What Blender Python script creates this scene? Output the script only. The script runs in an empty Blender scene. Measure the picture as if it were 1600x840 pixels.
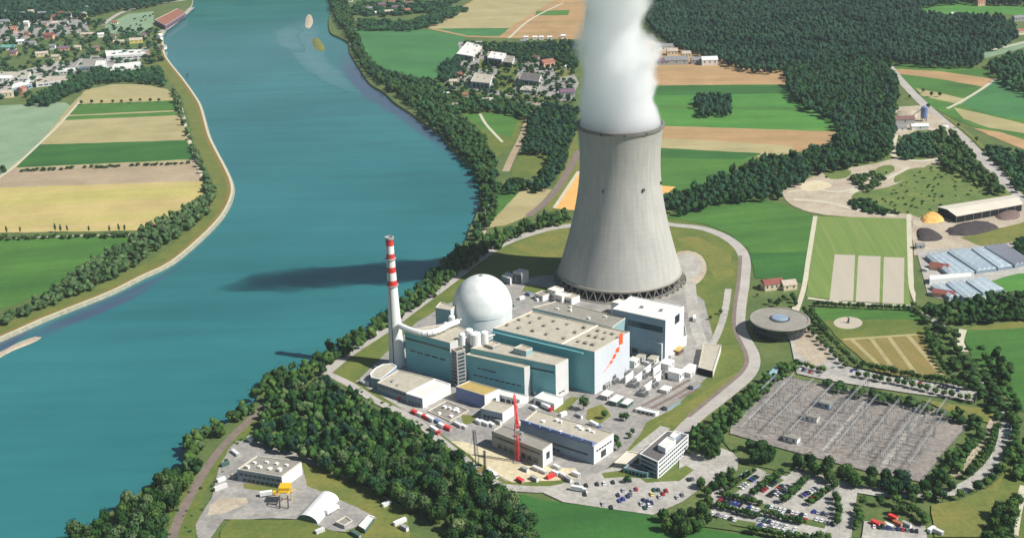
import bpy, math, random
import numpy as np
from mathutils import Vector, noise
from mathutils.bvhtree import BVHTree
R_ = math.radians
rnd = random.Random(7)
scene = bpy.context.scene
COL = scene.collection

# ------------------------------------------------------------------ camera
FPX, PITCH, ROLL, CAMH = 1950.0, R_(20.7), 0.028, 424.0
F = Vector((0, math.cos(PITCH), -math.sin(PITCH)))
U0 = Vector((0, math.sin(PITCH), math.cos(PITCH)))
R0 = Vector((1, 0, 0))
RT = math.cos(ROLL) * R0 - math.sin(ROLL) * U0
UP = math.sin(ROLL) * R0 + math.cos(ROLL) * U0
cam_d = bpy.data.cameras.new('camera')
cam_d.sensor_width = 36; cam_d.lens = FPX / 1600 * 36
cam_d.clip_start = 1; cam_d.clip_end = 20000
cam = bpy.data.objects.new('camera', cam_d); COL.objects.link(cam)
from mathutils import Matrix
M = Matrix((RT, UP, -F)).transposed().to_4x4(); M.translation = Vector((0, 0, CAMH))
cam.matrix_world = M
scene.camera = cam

# ------------------------------------------------------------------ light
SUN_AZ = R_(-20)      # direction towards the sun, measured from +X
SUN_EL = R_(46)
w = bpy.data.worlds.new('World'); scene.world = w; w.use_nodes = True
nt = w.node_tree
bg = nt.nodes['Background']
sky = nt.nodes.new('ShaderNodeTexSky'); sky.sky_type = 'NISHITA'; sky.sun_disc = False
sky.sun_elevation = SUN_EL
sky.sun_rotation = math.pi / 2 - SUN_AZ
sky.air_density = 1.2; sky.dust_density = 0.6
nt.links.new(sky.outputs[0], bg.inputs[0]); bg.inputs[1].default_value = 0.05
sun_d = bpy.data.lights.new('sun', 'SUN'); sun_d.energy = 5.0; sun_d.angle = R_(0.53)
sun_d.color = (1.0, 0.965, 0.915)
sun = bpy.data.objects.new('sun', sun_d); COL.objects.link(sun)
sd = Vector((math.cos(SUN_AZ) * math.cos(SUN_EL), math.sin(SUN_AZ) * math.cos(SUN_EL), math.sin(SUN_EL)))
sun.rotation_euler = sd.to_track_quat('Z', 'Y').to_euler()
sun.location = (600, 300, 900)
vs = scene.view_settings
vs.view_transform = 'Standard'; vs.look = 'None'; vs.gamma = 1; vs.exposure = 0.25; vs.use_curve_mapping = False
scene.render.film_transparent = False
cy = scene.cycles
cy.volume_bounces = 32; cy.max_bounces = 32; cy.diffuse_bounces = 3; cy.glossy_bounces = 3; cy.volume_step_rate = 1.0; cy.volume_max_steps = 96
cy.use_denoising = True

# ------------------------------------------------------------------ helpers
def P(px, py, z=0.0):
    d = F + RT * ((px - 800) / FPX) - UP * ((py - 420) / FPX)
    t = (z - CAMH) / d.z
    return Vector((d.x * t, d.y * t, z))

def on_wall(px, py, A, B):
    """point where the sight line of a photo pixel meets the vertical plane through ground points A, B"""
    d = F + RT * ((px - 800) / FPX) - UP * ((py - 420) / FPX)
    n = Vector((B.y - A.y, A.x - B.x, 0))
    t = (Vector((A.x, A.y, 0)) - Vector((0, 0, CAMH))).dot(n) / d.dot(n)
    return Vector((0, 0, CAMH)) + d * t

def lin(c):
    return tuple((v / 255 / 12.92 if v / 255 <= .04045 else ((v / 255 + .055) / 1.055) ** 2.4) for v in c)

MATS = {}
def mat(name, c, c2=None, scale=0.05, rough=0.85, stretch=None, c3=None, bump=0.0, bscale=0.5, spec=0.3,
        island=0.0, metal=0.0, detail=4.0, fine=0.0, tram=None, objrand=0.0):
    """procedural surface: two (three) colours mixed by world-space noise; stretch=(angle, ratio) draws the noise out along a direction"""
    if name in MATS: return MATS[name]
    m = bpy.data.materials.new(name); m.use_nodes = True
    t = m.node_tree; N = t.nodes; L = t.links
    b = N['Principled BSDF']
    b.inputs['Roughness'].default_value = rough
    b.inputs['Specular IOR Level'].default_value = spec
    b.inputs['Metallic'].default_value = metal
    c = lin(c); c2 = lin(c2) if c2 else tuple(min(1, v * 1.18) for v in c)
    geo = N.new('ShaderNodeNewGeometry')
    mp = N.new('ShaderNodeMapping'); L.new(geo.outputs['Position'], mp.inputs['Vector'])
    if stretch:
        a, r = stretch
        # vector rotated first by a second mapping so that X runs along the rows
        mr = N.new('ShaderNodeMapping'); mr.inputs['Rotation'].default_value = (0, 0, R_(-a))
        L.new(geo.outputs['Position'], mr.inputs['Vector']); L.new(mr.outputs[0], mp.inputs['Vector'])
        mp.inputs['Scale'].default_value = (scale / r, scale, scale)
    else:
        mp.inputs['Scale'].default_value = (scale,) * 3
    nz = N.new('ShaderNodeTexNoise'); nz.inputs['Scale'].default_value = 1.0; nz.inputs['Detail'].default_value = detail
    nz.inputs['Roughness'].default_value = 0.62
    L.new(mp.outputs[0], nz.inputs['Vector'])
    rp = N.new('ShaderNodeValToRGB'); L.new(nz.outputs['Fac'], rp.inputs[0])
    e = rp.color_ramp.elements
    e[0].position = .33; e[0].color = (*c, 1); e[1].position = .67; e[1].color = (*c2, 1)
    if c3:
        x = e.new(.8); x.color = (*lin(c3), 1)
    out = rp.outputs[0]
    if fine:
        n2 = N.new('ShaderNodeTexNoise'); n2.inputs['Scale'].default_value = .35; n2.inputs['Detail'].default_value = 3
        L.new(geo.outputs['Position'], n2.inputs['Vector'])
        mr2 = N.new('ShaderNodeMapRange'); mr2.inputs[1].default_value = .25; mr2.inputs[2].default_value = .75
        mr2.inputs[3].default_value = 1 - fine; mr2.inputs[4].default_value = 1 + fine
        L.new(n2.outputs['Fac'], mr2.inputs[0])
        vm = N.new('ShaderNodeVectorMath'); vm.operation = 'SCALE'
        L.new(out, vm.inputs[0]); L.new(mr2.outputs[0], vm.inputs['Scale']); out = vm.outputs[0]
    if tram:
        ta, tp_, ts = tram      # wheel tracks: angle, spacing, strength
        mt_ = N.new('ShaderNodeMapping'); mt_.inputs['Rotation'].default_value = (0, 0, R_(-ta)); L.new(geo.outputs['Position'], mt_.inputs['Vector'])
        sp = N.new('ShaderNodeSeparateXYZ'); L.new(mt_.outputs[0], sp.inputs[0])
        n4 = N.new('ShaderNodeTexNoise'); n4.inputs['Scale'].default_value = .01; L.new(geo.outputs['Position'], n4.inputs['Vector'])
        ad = N.new('ShaderNodeMath'); ad.operation = 'MULTIPLY_ADD'; ad.inputs[1].default_value = 14; L.new(n4.outputs['Fac'], ad.inputs[0]); L.new(sp.outputs['Y'], ad.inputs[2])
        pp = N.new('ShaderNodeMath'); pp.operation = 'PINGPONG'; pp.inputs[1].default_value = tp_ / 2; L.new(ad.outputs[0], pp.inputs[0])
        m4 = N.new('ShaderNodeMapRange'); m4.inputs[1].default_value = .3; m4.inputs[2].default_value = 1.8; m4.inputs[3].default_value = 1 - ts; m4.inputs[4].default_value = 1
        L.new(pp.outputs[0], m4.inputs[0])
        n5 = N.new('ShaderNodeTexNoise'); n5.inputs['Scale'].default_value = .018; n5.inputs['Detail'].default_value = 6; n5.inputs['Roughness'].default_value = .7; L.new(geo.outputs['Position'], n5.inputs['Vector'])
        m5 = N.new('ShaderNodeMapRange'); m5.inputs[1].default_value = .3; m5.inputs[2].default_value = .7; m5.inputs[3].default_value = .84; m5.inputs[4].default_value = 1.14; L.new(n5.outputs['Fac'], m5.inputs[0])
        mm_ = N.new('ShaderNodeMath'); mm_.operation = 'MULTIPLY'; L.new(m4.outputs[0], mm_.inputs[0]); L.new(m5.outputs[0], mm_.inputs[1])
        vm = N.new('ShaderNodeVectorMath'); vm.operation = 'SCALE'; L.new(out, vm.inputs[0]); L.new(mm_.outputs[0], vm.inputs['Scale']); out = vm.outputs[0]
    if objrand:
        oi = N.new('ShaderNodeObjectInfo'); hs = N.new('ShaderNodeHueSaturation')
        m6 = N.new('ShaderNodeMapRange'); m6.inputs[3].default_value = .475; m6.inputs[4].default_value = .525; L.new(oi.outputs['Random'], m6.inputs[0]); L.new(m6.outputs[0], hs.inputs['Hue'])
        m7 = N.new('ShaderNodeMapRange'); m7.inputs[3].default_value = 1 + objrand; m7.inputs[4].default_value = 1 - objrand; L.new(oi.outputs['Random'], m7.inputs[0]); L.new(m7.outputs[0], hs.inputs['Value'])
        L.new(out, hs.inputs['Color']); out = hs.outputs[0]
    if island:
        mr3 = N.new('ShaderNodeMapRange'); mr3.inputs[3].default_value = 1 - island; mr3.inputs[4].default_value = 1 + island
        L.new(geo.outputs['Random Per Island'], mr3.inputs[0])
        vm = N.new('ShaderNodeVectorMath'); vm.operation = 'SCALE'
        L.new(out, vm.inputs[0]); L.new(mr3.outputs[0], vm.inputs['Scale']); out = vm.outputs[0]
    L.new(out, b.inputs['Base Color'])
    if bump:
        n3 = N.new('ShaderNodeTexNoise'); n3.inputs['Scale'].default_value = bscale; n3.inputs['Detail'].default_value = 5
        L.new(geo.outputs['Position'], n3.inputs['Vector'])
        bp = N.new('ShaderNodeBump'); bp.inputs['Strength'].default_value = 1; bp.inputs['Distance'].default_value = bump
        L.new(n3.outputs['Fac'], bp.inputs['Height']); L.new(bp.outputs[0], b.inputs['Normal'])
    MATS[name] = m
    return m

def tag(o, label=None, cat=None, group=None, kind=None):
    if label: o['label'] = label
    if cat: o['category'] = cat
    if group: o['group'] = group
    if kind: o['kind'] = kind
    return o

def link_mesh(name, verts, faces, m, parent=None, smooth=False, fm=None):
    me = bpy.data.meshes.new(name)
    off = parent.location if parent is not None and parent.parent is None else None
    if off is None and parent is not None:
        q = parent
        while q.parent is not None: q = q.parent
        off = q.location
    if off is not None: verts = [(v[0] - off.x, v[1] - off.y, v[2] - off.z) for v in verts]
    me.from_pydata([tuple(v) for v in verts], [], faces)
    for k in (m if isinstance(m, (list, tuple)) else [m]): me.materials.append(k)
    if fm is not None: me.polygons.foreach_set('material_index', fm)
    if smooth: me.polygons.foreach_set('use_smooth', [True] * len(me.polygons))
    me.update()
    o = bpy.data.objects.new(name, me); COL.objects.link(o)
    if parent is not None: o.parent = parent
    return o

def empty(name, loc, label=None, cat=None, group=None):
    o = bpy.data.objects.new(name, None); COL.objects.link(o); o.location = loc
    o.empty_display_size = 1
    return tag(o, label, cat, group)

class MB:
    """collects simple solids; build() links them as ONE mesh"""
    def __init__(s): s.v = []; s.f = []; s.m = []
    def add(s, vs, fs, mi=0):
        n = len(s.v); s.v += [tuple(x) for x in vs]; s.f += [tuple(i + n for i in f) for f in fs]; s.m += [mi] * len(fs)
    def prism(s, pts, z0, z1, mi=0, cap=True, bottom=False, mtop=None):
        k = len(pts); pts = ccw(pts)
        vs = [(p[0], p[1], z0) for p in pts] + [(p[0], p[1], z1) for p in pts]
        s.add(vs, [(i, (i + 1) % k, (i + 1) % k + k, i + k) for i in range(k)], mi)
        if cap: s.add([(p[0], p[1], z1) for p in pts], [tuple(range(k))], mi if mtop is None else mtop)
        if bottom: s.add([(p[0], p[1], z0) for p in pts], [tuple(reversed(range(k)))], mi)
    def box(s, c, ax, ay, hx, hy, z0, z1, mi=0):
        """ax, ay unit directions; hx, hy half sizes"""
        q = [(c[0] + ax[0] * a * hx + ay[0] * b * hy, c[1] + ax[1] * a * hx + ay[1] * b * hy) for a, b in ((-1, -1), (1, -1), (1, 1), (-1, 1))]
        s.prism(q, z0, z1, mi, True, True)
    def bar(s, a, b, r, n=4, r2=None, mi=0, capped=True):
        a = Vector(a); b = Vector(b); d = (b - a)
        if d.length < 1e-6: return
        d.normalize()
        x = d.orthogonal().normalized() if abs(d.z) < .999 else Vector((1, 0, 0)); y = d.cross(x)
        r2 = r if r2 is None else r2
        vs = []
        for p, rr in ((a, r), (b, r2)):
            for i in range(n):
                t = 2 * math.pi * (i + .5) / n
                vs.append(p + (x * math.cos(t) + y * math.sin(t)) * rr)
        fs = [(i, (i + 1) % n, (i + 1) % n + n, i + n) for i in range(n)]
        if capped: fs += [tuple(reversed(range(n))), tuple(range(n, 2 * n))]
        s.add(vs, fs, mi)
    def lathe(s, c, prof, n=32, mi=0, cap_top=False):
        vs = []; fs = []
        for r, z in prof:
            for i in range(n):
                t = 2 * math.pi * i / n
                vs.append((c[0] + r * math.cos(t), c[1] + r * math.sin(t), z))
        for j in range(len(prof) - 1):
            for i in range(n):
                fs.append((j * n + i, j * n + (i + 1) % n, (j + 1) * n + (i + 1) % n, (j + 1) * n + i))
        if cap_top: fs.append(tuple((len(prof) - 1) * n + i for i in range(n)))
        s.add(vs, fs, mi)
    def build(s, name, m, parent=None, smooth=False):
        return link_mesh(name, s.v, s.f, m, parent, smooth, s.m if isinstance(m, (list, tuple)) else None)

def area2(pts):
    return sum(pts[i][0] * pts[(i + 1) % len(pts)][1] - pts[(i + 1) % len(pts)][0] * pts[i][1] for i in range(len(pts)))
def ccw(pts):
    return list(pts) if area2(pts) > 0 else list(reversed(pts))

def spline(pts, step=6.0, closed=False):
    """Catmull-Rom through 2-D/3-D points"""
    n = len(pts); out = []
    rng = range(n) if closed else range(n - 1)
    for i in rng:
        p0 = pts[(i - 1) % n] if closed or i > 0 else pts[0]
        p1 = pts[i]; p2 = pts[(i + 1) % n]
        p3 = pts[(i + 2) % n] if closed or i + 2 < n else pts[-1]
        k = max(1, int((p2 - p1).length / step))
        for j in range(k):
            t = j / k
            out.append(.5 * ((2 * p1) + (p2 - p0) * t + (2 * p0 - 5 * p1 + 4 * p2 - p3) * t * t + (3 * p1 - p0 - 3 * p2 + p3) * t ** 3))
    if not closed: out.append(pts[-1].copy())
    return out

ZL = [0.0]
def nz_():
    ZL[0] += 0.005
    return ZL[0]

def poly(name, px, m, kind='structure', smooth=False, parent=None, z=None):
    zz = nz_() if z is None else z
    pts = [P(x, y, 0) for x, y in px]
    if smooth: pts = spline(pts, 8, True)
    elif name in ('field', 'meadow', 'verge', 'plant_lawn', 'plant_grass', 'yard_sand', 'construction_ground', 'yard_paving', 'works_yard', 'gravel_pit', 'scrub_land', 'dry_strip', 'town_paving', 'settlement_paving'):
        q = []
        for i, a in enumerate(pts):          # worn, slightly irregular margins
            b = pts[(i + 1) % len(pts)]; k = max(1, int((b - a).length / 9)); d = (b - a).normalized(); nn = Vector((-d.y, d.x, 0))
            for j in range(k):
                c = a.lerp(b, j / k)
                if j: c = c + nn * (1.6 * noise.noise(Vector((c.x * .03, c.y * .03, 1))) + 1.0 * noise.noise(Vector((c.x * .11, c.y * .11, 5))))
                q.append(c)
        pts = q
    pts = ccw(pts)
    o = link_mesh(name, [(p[0], p[1], zz) for p in pts], [tuple(range(len(pts)))], m)
    return tag(o, kind=kind)

def ribbon_pts(pts, w):
    """left and right offset lines of a polyline; w number or list"""
    L, Rr = [], []
    n = len(pts)
    for i, p in enumerate(pts):
        a = pts[max(0, i - 1)]; b = pts[min(n - 1, i + 1)]
        d = Vector((b.x - a.x, b.y - a.y, 0)); d.normalize()
        nn = Vector((-d.y, d.x, 0))
        ww = w if not isinstance(w, (list, tuple)) else w[0] + (w[1] - w[0]) * i / (n - 1)
        L.append(p + nn * ww / 2); Rr.append(p - nn * ww / 2)
    return L, Rr

def ribbon(name, px, wid, m, kind='structure', shift=0.0, z=None, step=8, world=None):
    pts = spline([P(x, y) for x, y in px], step) if world is None else world
    if shift:
        a, b = ribbon_pts(pts, abs(shift) * 2); pts = a if shift > 0 else b
    L, Rr = ribbon_pts(pts, wid)
    zz = nz_() if z is None else z
    vs = []; fs = []
    for a, b in zip(L, Rr): vs += [(a.x, a.y, zz), (b.x, b.y, zz)]
    for i in range(len(L) - 1): fs.append((2 * i, 2 * i + 1, 2 * i + 3, 2 * i + 2))
    o = link_mesh(name, vs, fs, m)
    return tag(o, kind=kind)

def inside(x, y, poly_):
    c = False; n = len(poly_); j = n - 1
    for i in range(n):
        xi, yi = poly_[i][0], poly_[i][1]; xj, yj = poly_[j][0], poly_[j][1]
        if (yi > y) != (yj > y) and x < (xj - xi) * (y - yi) / (yj - yi) + xi: c = not c
        j = i
    return c
def unit(a, b):
    d = Vector((b[0] - a[0], b[1] - a[1], 0)); d.normalize(); return d
# ------------------------------------------------------------------ materials
G = dict
m_grass = mat('grass_ground', (76, 98, 52), (102, 114, 64), .03, fine=.18, detail=7)
m_grass_y = mat('dry_grass', (126, 122, 62), (98, 112, 54), .04, fine=.18, detail=7, c3=(150, 140, 80))
m_lawn = mat('lawn', (84, 104, 48), (112, 118, 56), .04, fine=.16, detail=7)
m_field_g = mat('field_green', (60, 102, 44), (82, 124, 52), .02, stretch=(12, 8), fine=.12, tram=(12, 18, .1))
m_field_d = mat('field_deep_green', (46, 92, 42), (62, 110, 48), .02, stretch=(8, 8), fine=.12, tram=(8, 15, .08))
m_field_l = mat('field_bright_green', (66, 122, 52), (86, 136, 58), .02, stretch=(-4, 8), fine=.1, tram=(-4, 20, .08))
m_field_b = mat('field_blue_green', (62, 112, 66), (72, 124, 70), .01, stretch=(-20, 8), fine=.08, tram=(-20, 18, .07))
m_field_s = mat('field_sage', (124, 148, 118), (136, 158, 126), .02, stretch=(60, 10), fine=.08, tram=(58, 14, .1))
m_tan = mat('field_tan', (172, 160, 118), (160, 150, 104), .03, stretch=(5, 10), fine=.1, tram=(5, 16, .08))
m_pink = mat('field_pinkish', (174, 156, 130), (160, 143, 116), .03, stretch=(5, 10), fine=.1, tram=(5, 14, .07))
m_wheat = mat('field_wheat', (176, 168, 98), (190, 168, 116), .025, stretch=(5, 20), c3=(156, 154, 98), fine=.1, tram=(5, 20, .08))
m_orange = mat('field_orange_tan', (182, 146, 106), (160, 134, 92), .03, stretch=(-4, 10), fine=.1, tram=(-4, 16, .08))
m_ochre = mat('field_ochre', (214, 164, 92), (224, 176, 104), .03, fine=.05)
m_asph = mat('asphalt', (134, 131, 127), (166, 162, 154), .07, fine=.2, detail=8)
m_asph_l = mat('pale_paving', (182, 178, 168), (156, 152, 144), .06, fine=.2, detail=8)
m_road = mat('road_surface', (166, 160, 152), (182, 176, 168), .05, fine=.08)
m_rail = mat('rail_ballast', (118, 106, 98), (132, 118, 108), .1, fine=.15)
m_gravel = mat('gravel', (190, 178, 156), (164, 150, 130), .035, fine=.2, c3=(206, 198, 182), detail=8)
m_path = mat('track', (200, 194, 172), (190, 184, 160), .06, fine=.08)
m_sand = mat('sand_site', (212, 200, 168), (194, 180, 146), .05, fine=.16)
m_yard = mat('substation_gravel', (130, 124, 117), (150, 142, 133), .06, fine=.3, c3=(112, 108, 104), stretch=(52, 5), detail=8)
m_dike = mat('dike_grass', (92, 106, 52), (114, 118, 58), .05, fine=.1)
m_dike2 = mat('dike_dry_strip', (134, 114, 60), (120, 104, 52), .05, fine=.1)
m_rip = mat('riprap_bank', (158, 156, 136), (136, 134, 116), .2, fine=.2)
m_scrub = mat('scrub_ground', (84, 108, 56), (114, 126, 66), .045, fine=.25, c3=(156, 148, 96), detail=8)
m_bed = mat('fleece_cover', (184, 174, 156), (176, 168, 150), .05, stretch=(85, 10), fine=.04)
m_stripe = mat('vine_rows', (100, 128, 62), (124, 140, 76), .22, stretch=(86, 40), fine=.06)
m_dry = mat('dry_plot', (142, 124, 74), (118, 114, 62), .05, stretch=(-60, 8), fine=.1)
m_white = mat('white_paint', (222, 224, 222), (230, 231, 228), .05, rough=.6)
m_dome = mat('dome_white', (208, 212, 210), (230, 232, 228), .12, rough=.55)
m_cream = mat('cream_trim', (206, 198, 180), (214, 206, 190), .08, rough=.7)
m_roof_b = mat('gravel_roof', (172, 166, 148), (184, 177, 160), .08, fine=.14)
m_roof_g = mat('grey_roof', (140, 136, 126), (150, 146, 136), .08, fine=.12)
m_roof_w = mat('white_roof', (214, 212, 204), (226, 224, 218), .08, fine=.06)
m_roof_d = mat('dark_roof', (96, 92, 92), (110, 104, 102), .1, fine=.1)
m_roof_r = mat('red_tile_roof', (158, 92, 78), (172, 104, 86), .15, fine=.1)
m_roof_br = mat('brown_tile_roof', (126, 98, 88), (112, 88, 80), .15, fine=.1)
m_wall = mat('pale_wall', (206, 205, 202), (216, 215, 212), .1)
m_wall_b = mat('blue_grey_wall', (142, 160, 174), (132, 150, 166), .1, rough=.6)
m_wall_g = mat('grey_wall', (150, 152, 150), (160, 162, 160), .1)
m_mustard = mat('mustard_roof', (184, 160, 92), (172, 150, 96), .1, fine=.1)
m_blue = mat('blue_cladding', (120, 138, 182), (112, 130, 172), .1, rough=.6)
m_win = mat('window_glass', (36, 48, 58), (48, 60, 70), .2, rough=.15, spec=.6)
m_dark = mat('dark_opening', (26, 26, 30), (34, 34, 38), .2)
m_red = mat('signal_red', (206, 52, 48), (214, 60, 54), .2, rough=.5)
m_crane = mat('crane_red', (222, 60, 62), (228, 72, 70), .2, rough=.5)
m_yel = mat('machine_yellow', (228, 184, 40), (220, 172, 36), .2, rough=.5)
m_or = mat('logo_orange', (240, 96, 40), (240, 100, 44), .2, rough=.6)
m_or2 = mat('logo_orange_pale', (236, 160, 136), (238, 168, 146), .2, rough=.6)
m_or3 = mat('logo_orange_faint', (226, 196, 188), (228, 200, 192), .2, rough=.6)
m_steel = mat('galvanised_steel', (176, 178, 178), (160, 162, 164), .2, rough=.5, metal=.3)
m_steel_d = mat('dark_steel', (84, 86, 90), (70, 72, 76), .2, rough=.6)
m_green_eq = mat('equipment_green', (84, 112, 100), (74, 100, 92), .2, rough=.6)
m_pile = mat('dark_heap', (66, 58, 60), (78, 70, 68), .2, fine=.2)
m_pile_o = mat('orange_heap', (220, 160, 84), (232, 196, 120), .15, fine=.15)
m_pile_b = mat('brown_heap', (112, 92, 90), (124, 104, 96), .2, fine=.2)
m_bark = mat('bark', (74, 62, 50), (88, 74, 60), .5)
m_fol = [mat('foliage_dark', (30, 56, 30), (54, 84, 40), .07, rough=.7, island=.42, spec=.1, objrand=.22),
         mat('foliage_mid', (42, 74, 34), (74, 102, 46), .06, rough=.7, island=.42, spec=.1, objrand=.22),
         mat('foliage_blue', (24, 54, 40), (50, 84, 54), .014, rough=.7, island=.42, spec=.1, objrand=.22),
         mat('foliage_light', (56, 82, 48), (92, 112, 72), .06, rough=.7, island=.42, spec=.1, objrand=.22),
         mat('foliage_red', (92, 66, 44), (84, 76, 48), .06, rough=.7, island=.3, spec=.1)]
m_house = {k: mat('render_' + k, c, None, .2) for k, c in dict(white=(222, 220, 212), cream=(214, 200, 170), pink=(206, 160, 140),
            yellow=(206, 190, 110), grey=(164, 164, 162)).items()}
m_hroof = {k: mat('tiles_' + k, c, None, .3, fine=.1) for k, c in dict(red=(134, 80, 72), brown=(118, 92, 84), grey=(128, 128, 130),
            white=(214, 216, 216), purple=(112, 88, 106), orange=(146, 98, 80), green=(96, 150, 138), beige=(176, 164, 148)).items()}

# cladding with panel joints
def cladding(name, c, cdark, pitch=2.4, rough=.5):
    m = mat(name, c, cdark, .05, rough=rough)
    t = m.node_tree; N = t.nodes; L = t.links; b = N['Principled BSDF']
    src = b.inputs['Base Color'].links[0].from_socket
    geo = N.new('ShaderNodeNewGeometry'); sx = N.new('ShaderNodeSeparateXYZ'); L.new(geo.outputs['Position'], sx.inputs[0])
    fr = N.new('ShaderNodeMath'); fr.operation = 'PINGPONG'; fr.inputs[1].default_value = pitch / 2; L.new(sx.outputs['Z'], fr.inputs[0])
    mr = N.new('ShaderNodeMapRange'); mr.inputs[1].default_value = 0; mr.inputs[2].default_value = .5; mr.inputs[3].default_value = .88; mr.inputs[4].default_value = 1
    L.new(fr.outputs[0], mr.inputs[0])
    vm = N.new('ShaderNodeVectorMath'); vm.operation = 'SCALE'; L.new(src, vm.inputs[0]); L.new(mr.outputs[0], vm.inputs['Scale'])
    L.new(vm.outputs[0], b.inputs['Base Color'])
    return m
m_teal = cladding('teal_cladding', (124, 186, 190), (108, 172, 180))
m_teal_l = cladding('pale_teal_cladding', (150, 182, 184), (138, 172, 176))
m_endw = cladding('pale_end_cladding', (214, 218, 222), (204, 210, 216))

# cooling tower concrete: formwork lifts, meridian joints, weather streaks, darkening towards the rim
def concrete_mat():
    m = mat('tower_concrete', (172, 171, 165), (184, 182, 174), .03)
    t = m.node_tree; N = t.nodes; L = t.links; b = N['Principled BSDF']
    src = b.inputs['Base Color'].links[0].from_socket
    tc = N.new('ShaderNodeTexCoord'); sx = N.new('ShaderNodeSeparateXYZ'); L.new(tc.outputs['Object'], sx.inputs[0])
    at = N.new('ShaderNodeMath'); at.operation = 'ARCTAN2'; L.new(sx.outputs['Y'], at.inputs[0]); L.new(sx.outputs['X'], at.inputs[1])
    cmb = N.new('ShaderNodeCombineXYZ')
    ma = N.new('ShaderNodeMath'); ma.operation = 'MULTIPLY'; ma.inputs[1].default_value = 14; L.new(at.outputs[0], ma.inputs[0])
    mz = N.new('ShaderNodeMath'); mz.operation = 'MULTIPLY'; mz.inputs[1].default_value = .035; L.new(sx.outputs['Z'], mz.inputs[0])
    L.new(ma.outputs[0], cmb.inputs[0]); L.new(mz.outputs[0], cmb.inputs[1])
    n1 = N.new('ShaderNodeTexNoise'); n1.inputs['Scale'].default_value = 1; n1.inputs['Detail'].default_value = 5; L.new(cmb.outputs[0], n1.inputs['Vector'])
    r1 = N.new('ShaderNodeMapRange'); r1.inputs[1].default_value = .3; r1.inputs[2].default_value = .7; r1.inputs[3].default_value = .88; r1.inputs[4].default_value = 1.05
    L.new(n1.outputs['Fac'], r1.inputs[0])
    # lifts
    pz = N.new('ShaderNodeMath'); pz.operation = 'PINGPONG'; pz.inputs[1].default_value = 2.6; L.new(sx.outputs['Z'], pz.inputs[0])
    r2 = N.new('ShaderNodeMapRange'); r2.inputs[1].default_value = 0; r2.inputs[2].default_value = .5; r2.inputs[3].default_value = .93; r2.inputs[4].default_value = 1
    L.new(pz.outputs[0], r2.inputs[0])
    pa = N.new('ShaderNodeMath'); pa.operation = 'PINGPONG'; pa.inputs[1].default_value = math.pi / 60; L.new(at.outputs[0], pa.inputs[0])
    r3 = N.new('ShaderNodeMapRange'); r3.inputs[1].default_value = 0; r3.inputs[2].default_value = .008; r3.inputs[3].default_value = .94; r3.inputs[4].default_value = 1
    L.new(pa.outputs[0], r3.inputs[0])
    # darker towards the top
    r4 = N.new('ShaderNodeMapRange'); r4.inputs[1].default_value = 95; r4.inputs[2].default_value = 150; r4.inputs[3].default_value = 1.0; r4.inputs[4].default_value = .88
    L.new(sx.outputs['Z'], r4.inputs[0])
    cur = r1.outputs[0]
    for o in (r2, r3, r4):
        mm = N.new('ShaderNodeMath'); mm.operation = 'MULTIPLY'; L.new(cur, mm.inputs[0]); L.new(o.outputs[0], mm.inputs[1]); cur = mm.outputs[0]
    vm = N.new('ShaderNodeVectorMath'); vm.operation = 'SCALE'; L.new(src, vm.inputs[0]); L.new(cur, vm.inputs['Scale'])
    L.new(vm.outputs[0], b.inputs['Base Color'])
    return m
m_conc = concrete_mat()
m_conc_d = mat('dark_concrete', (112, 110, 104), (128, 124, 116), .1)  # darker concrete tone for columns, top ring and bushings
m_conc_p = mat('concrete', (168, 164, 154), (152, 149, 140), .1)

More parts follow.
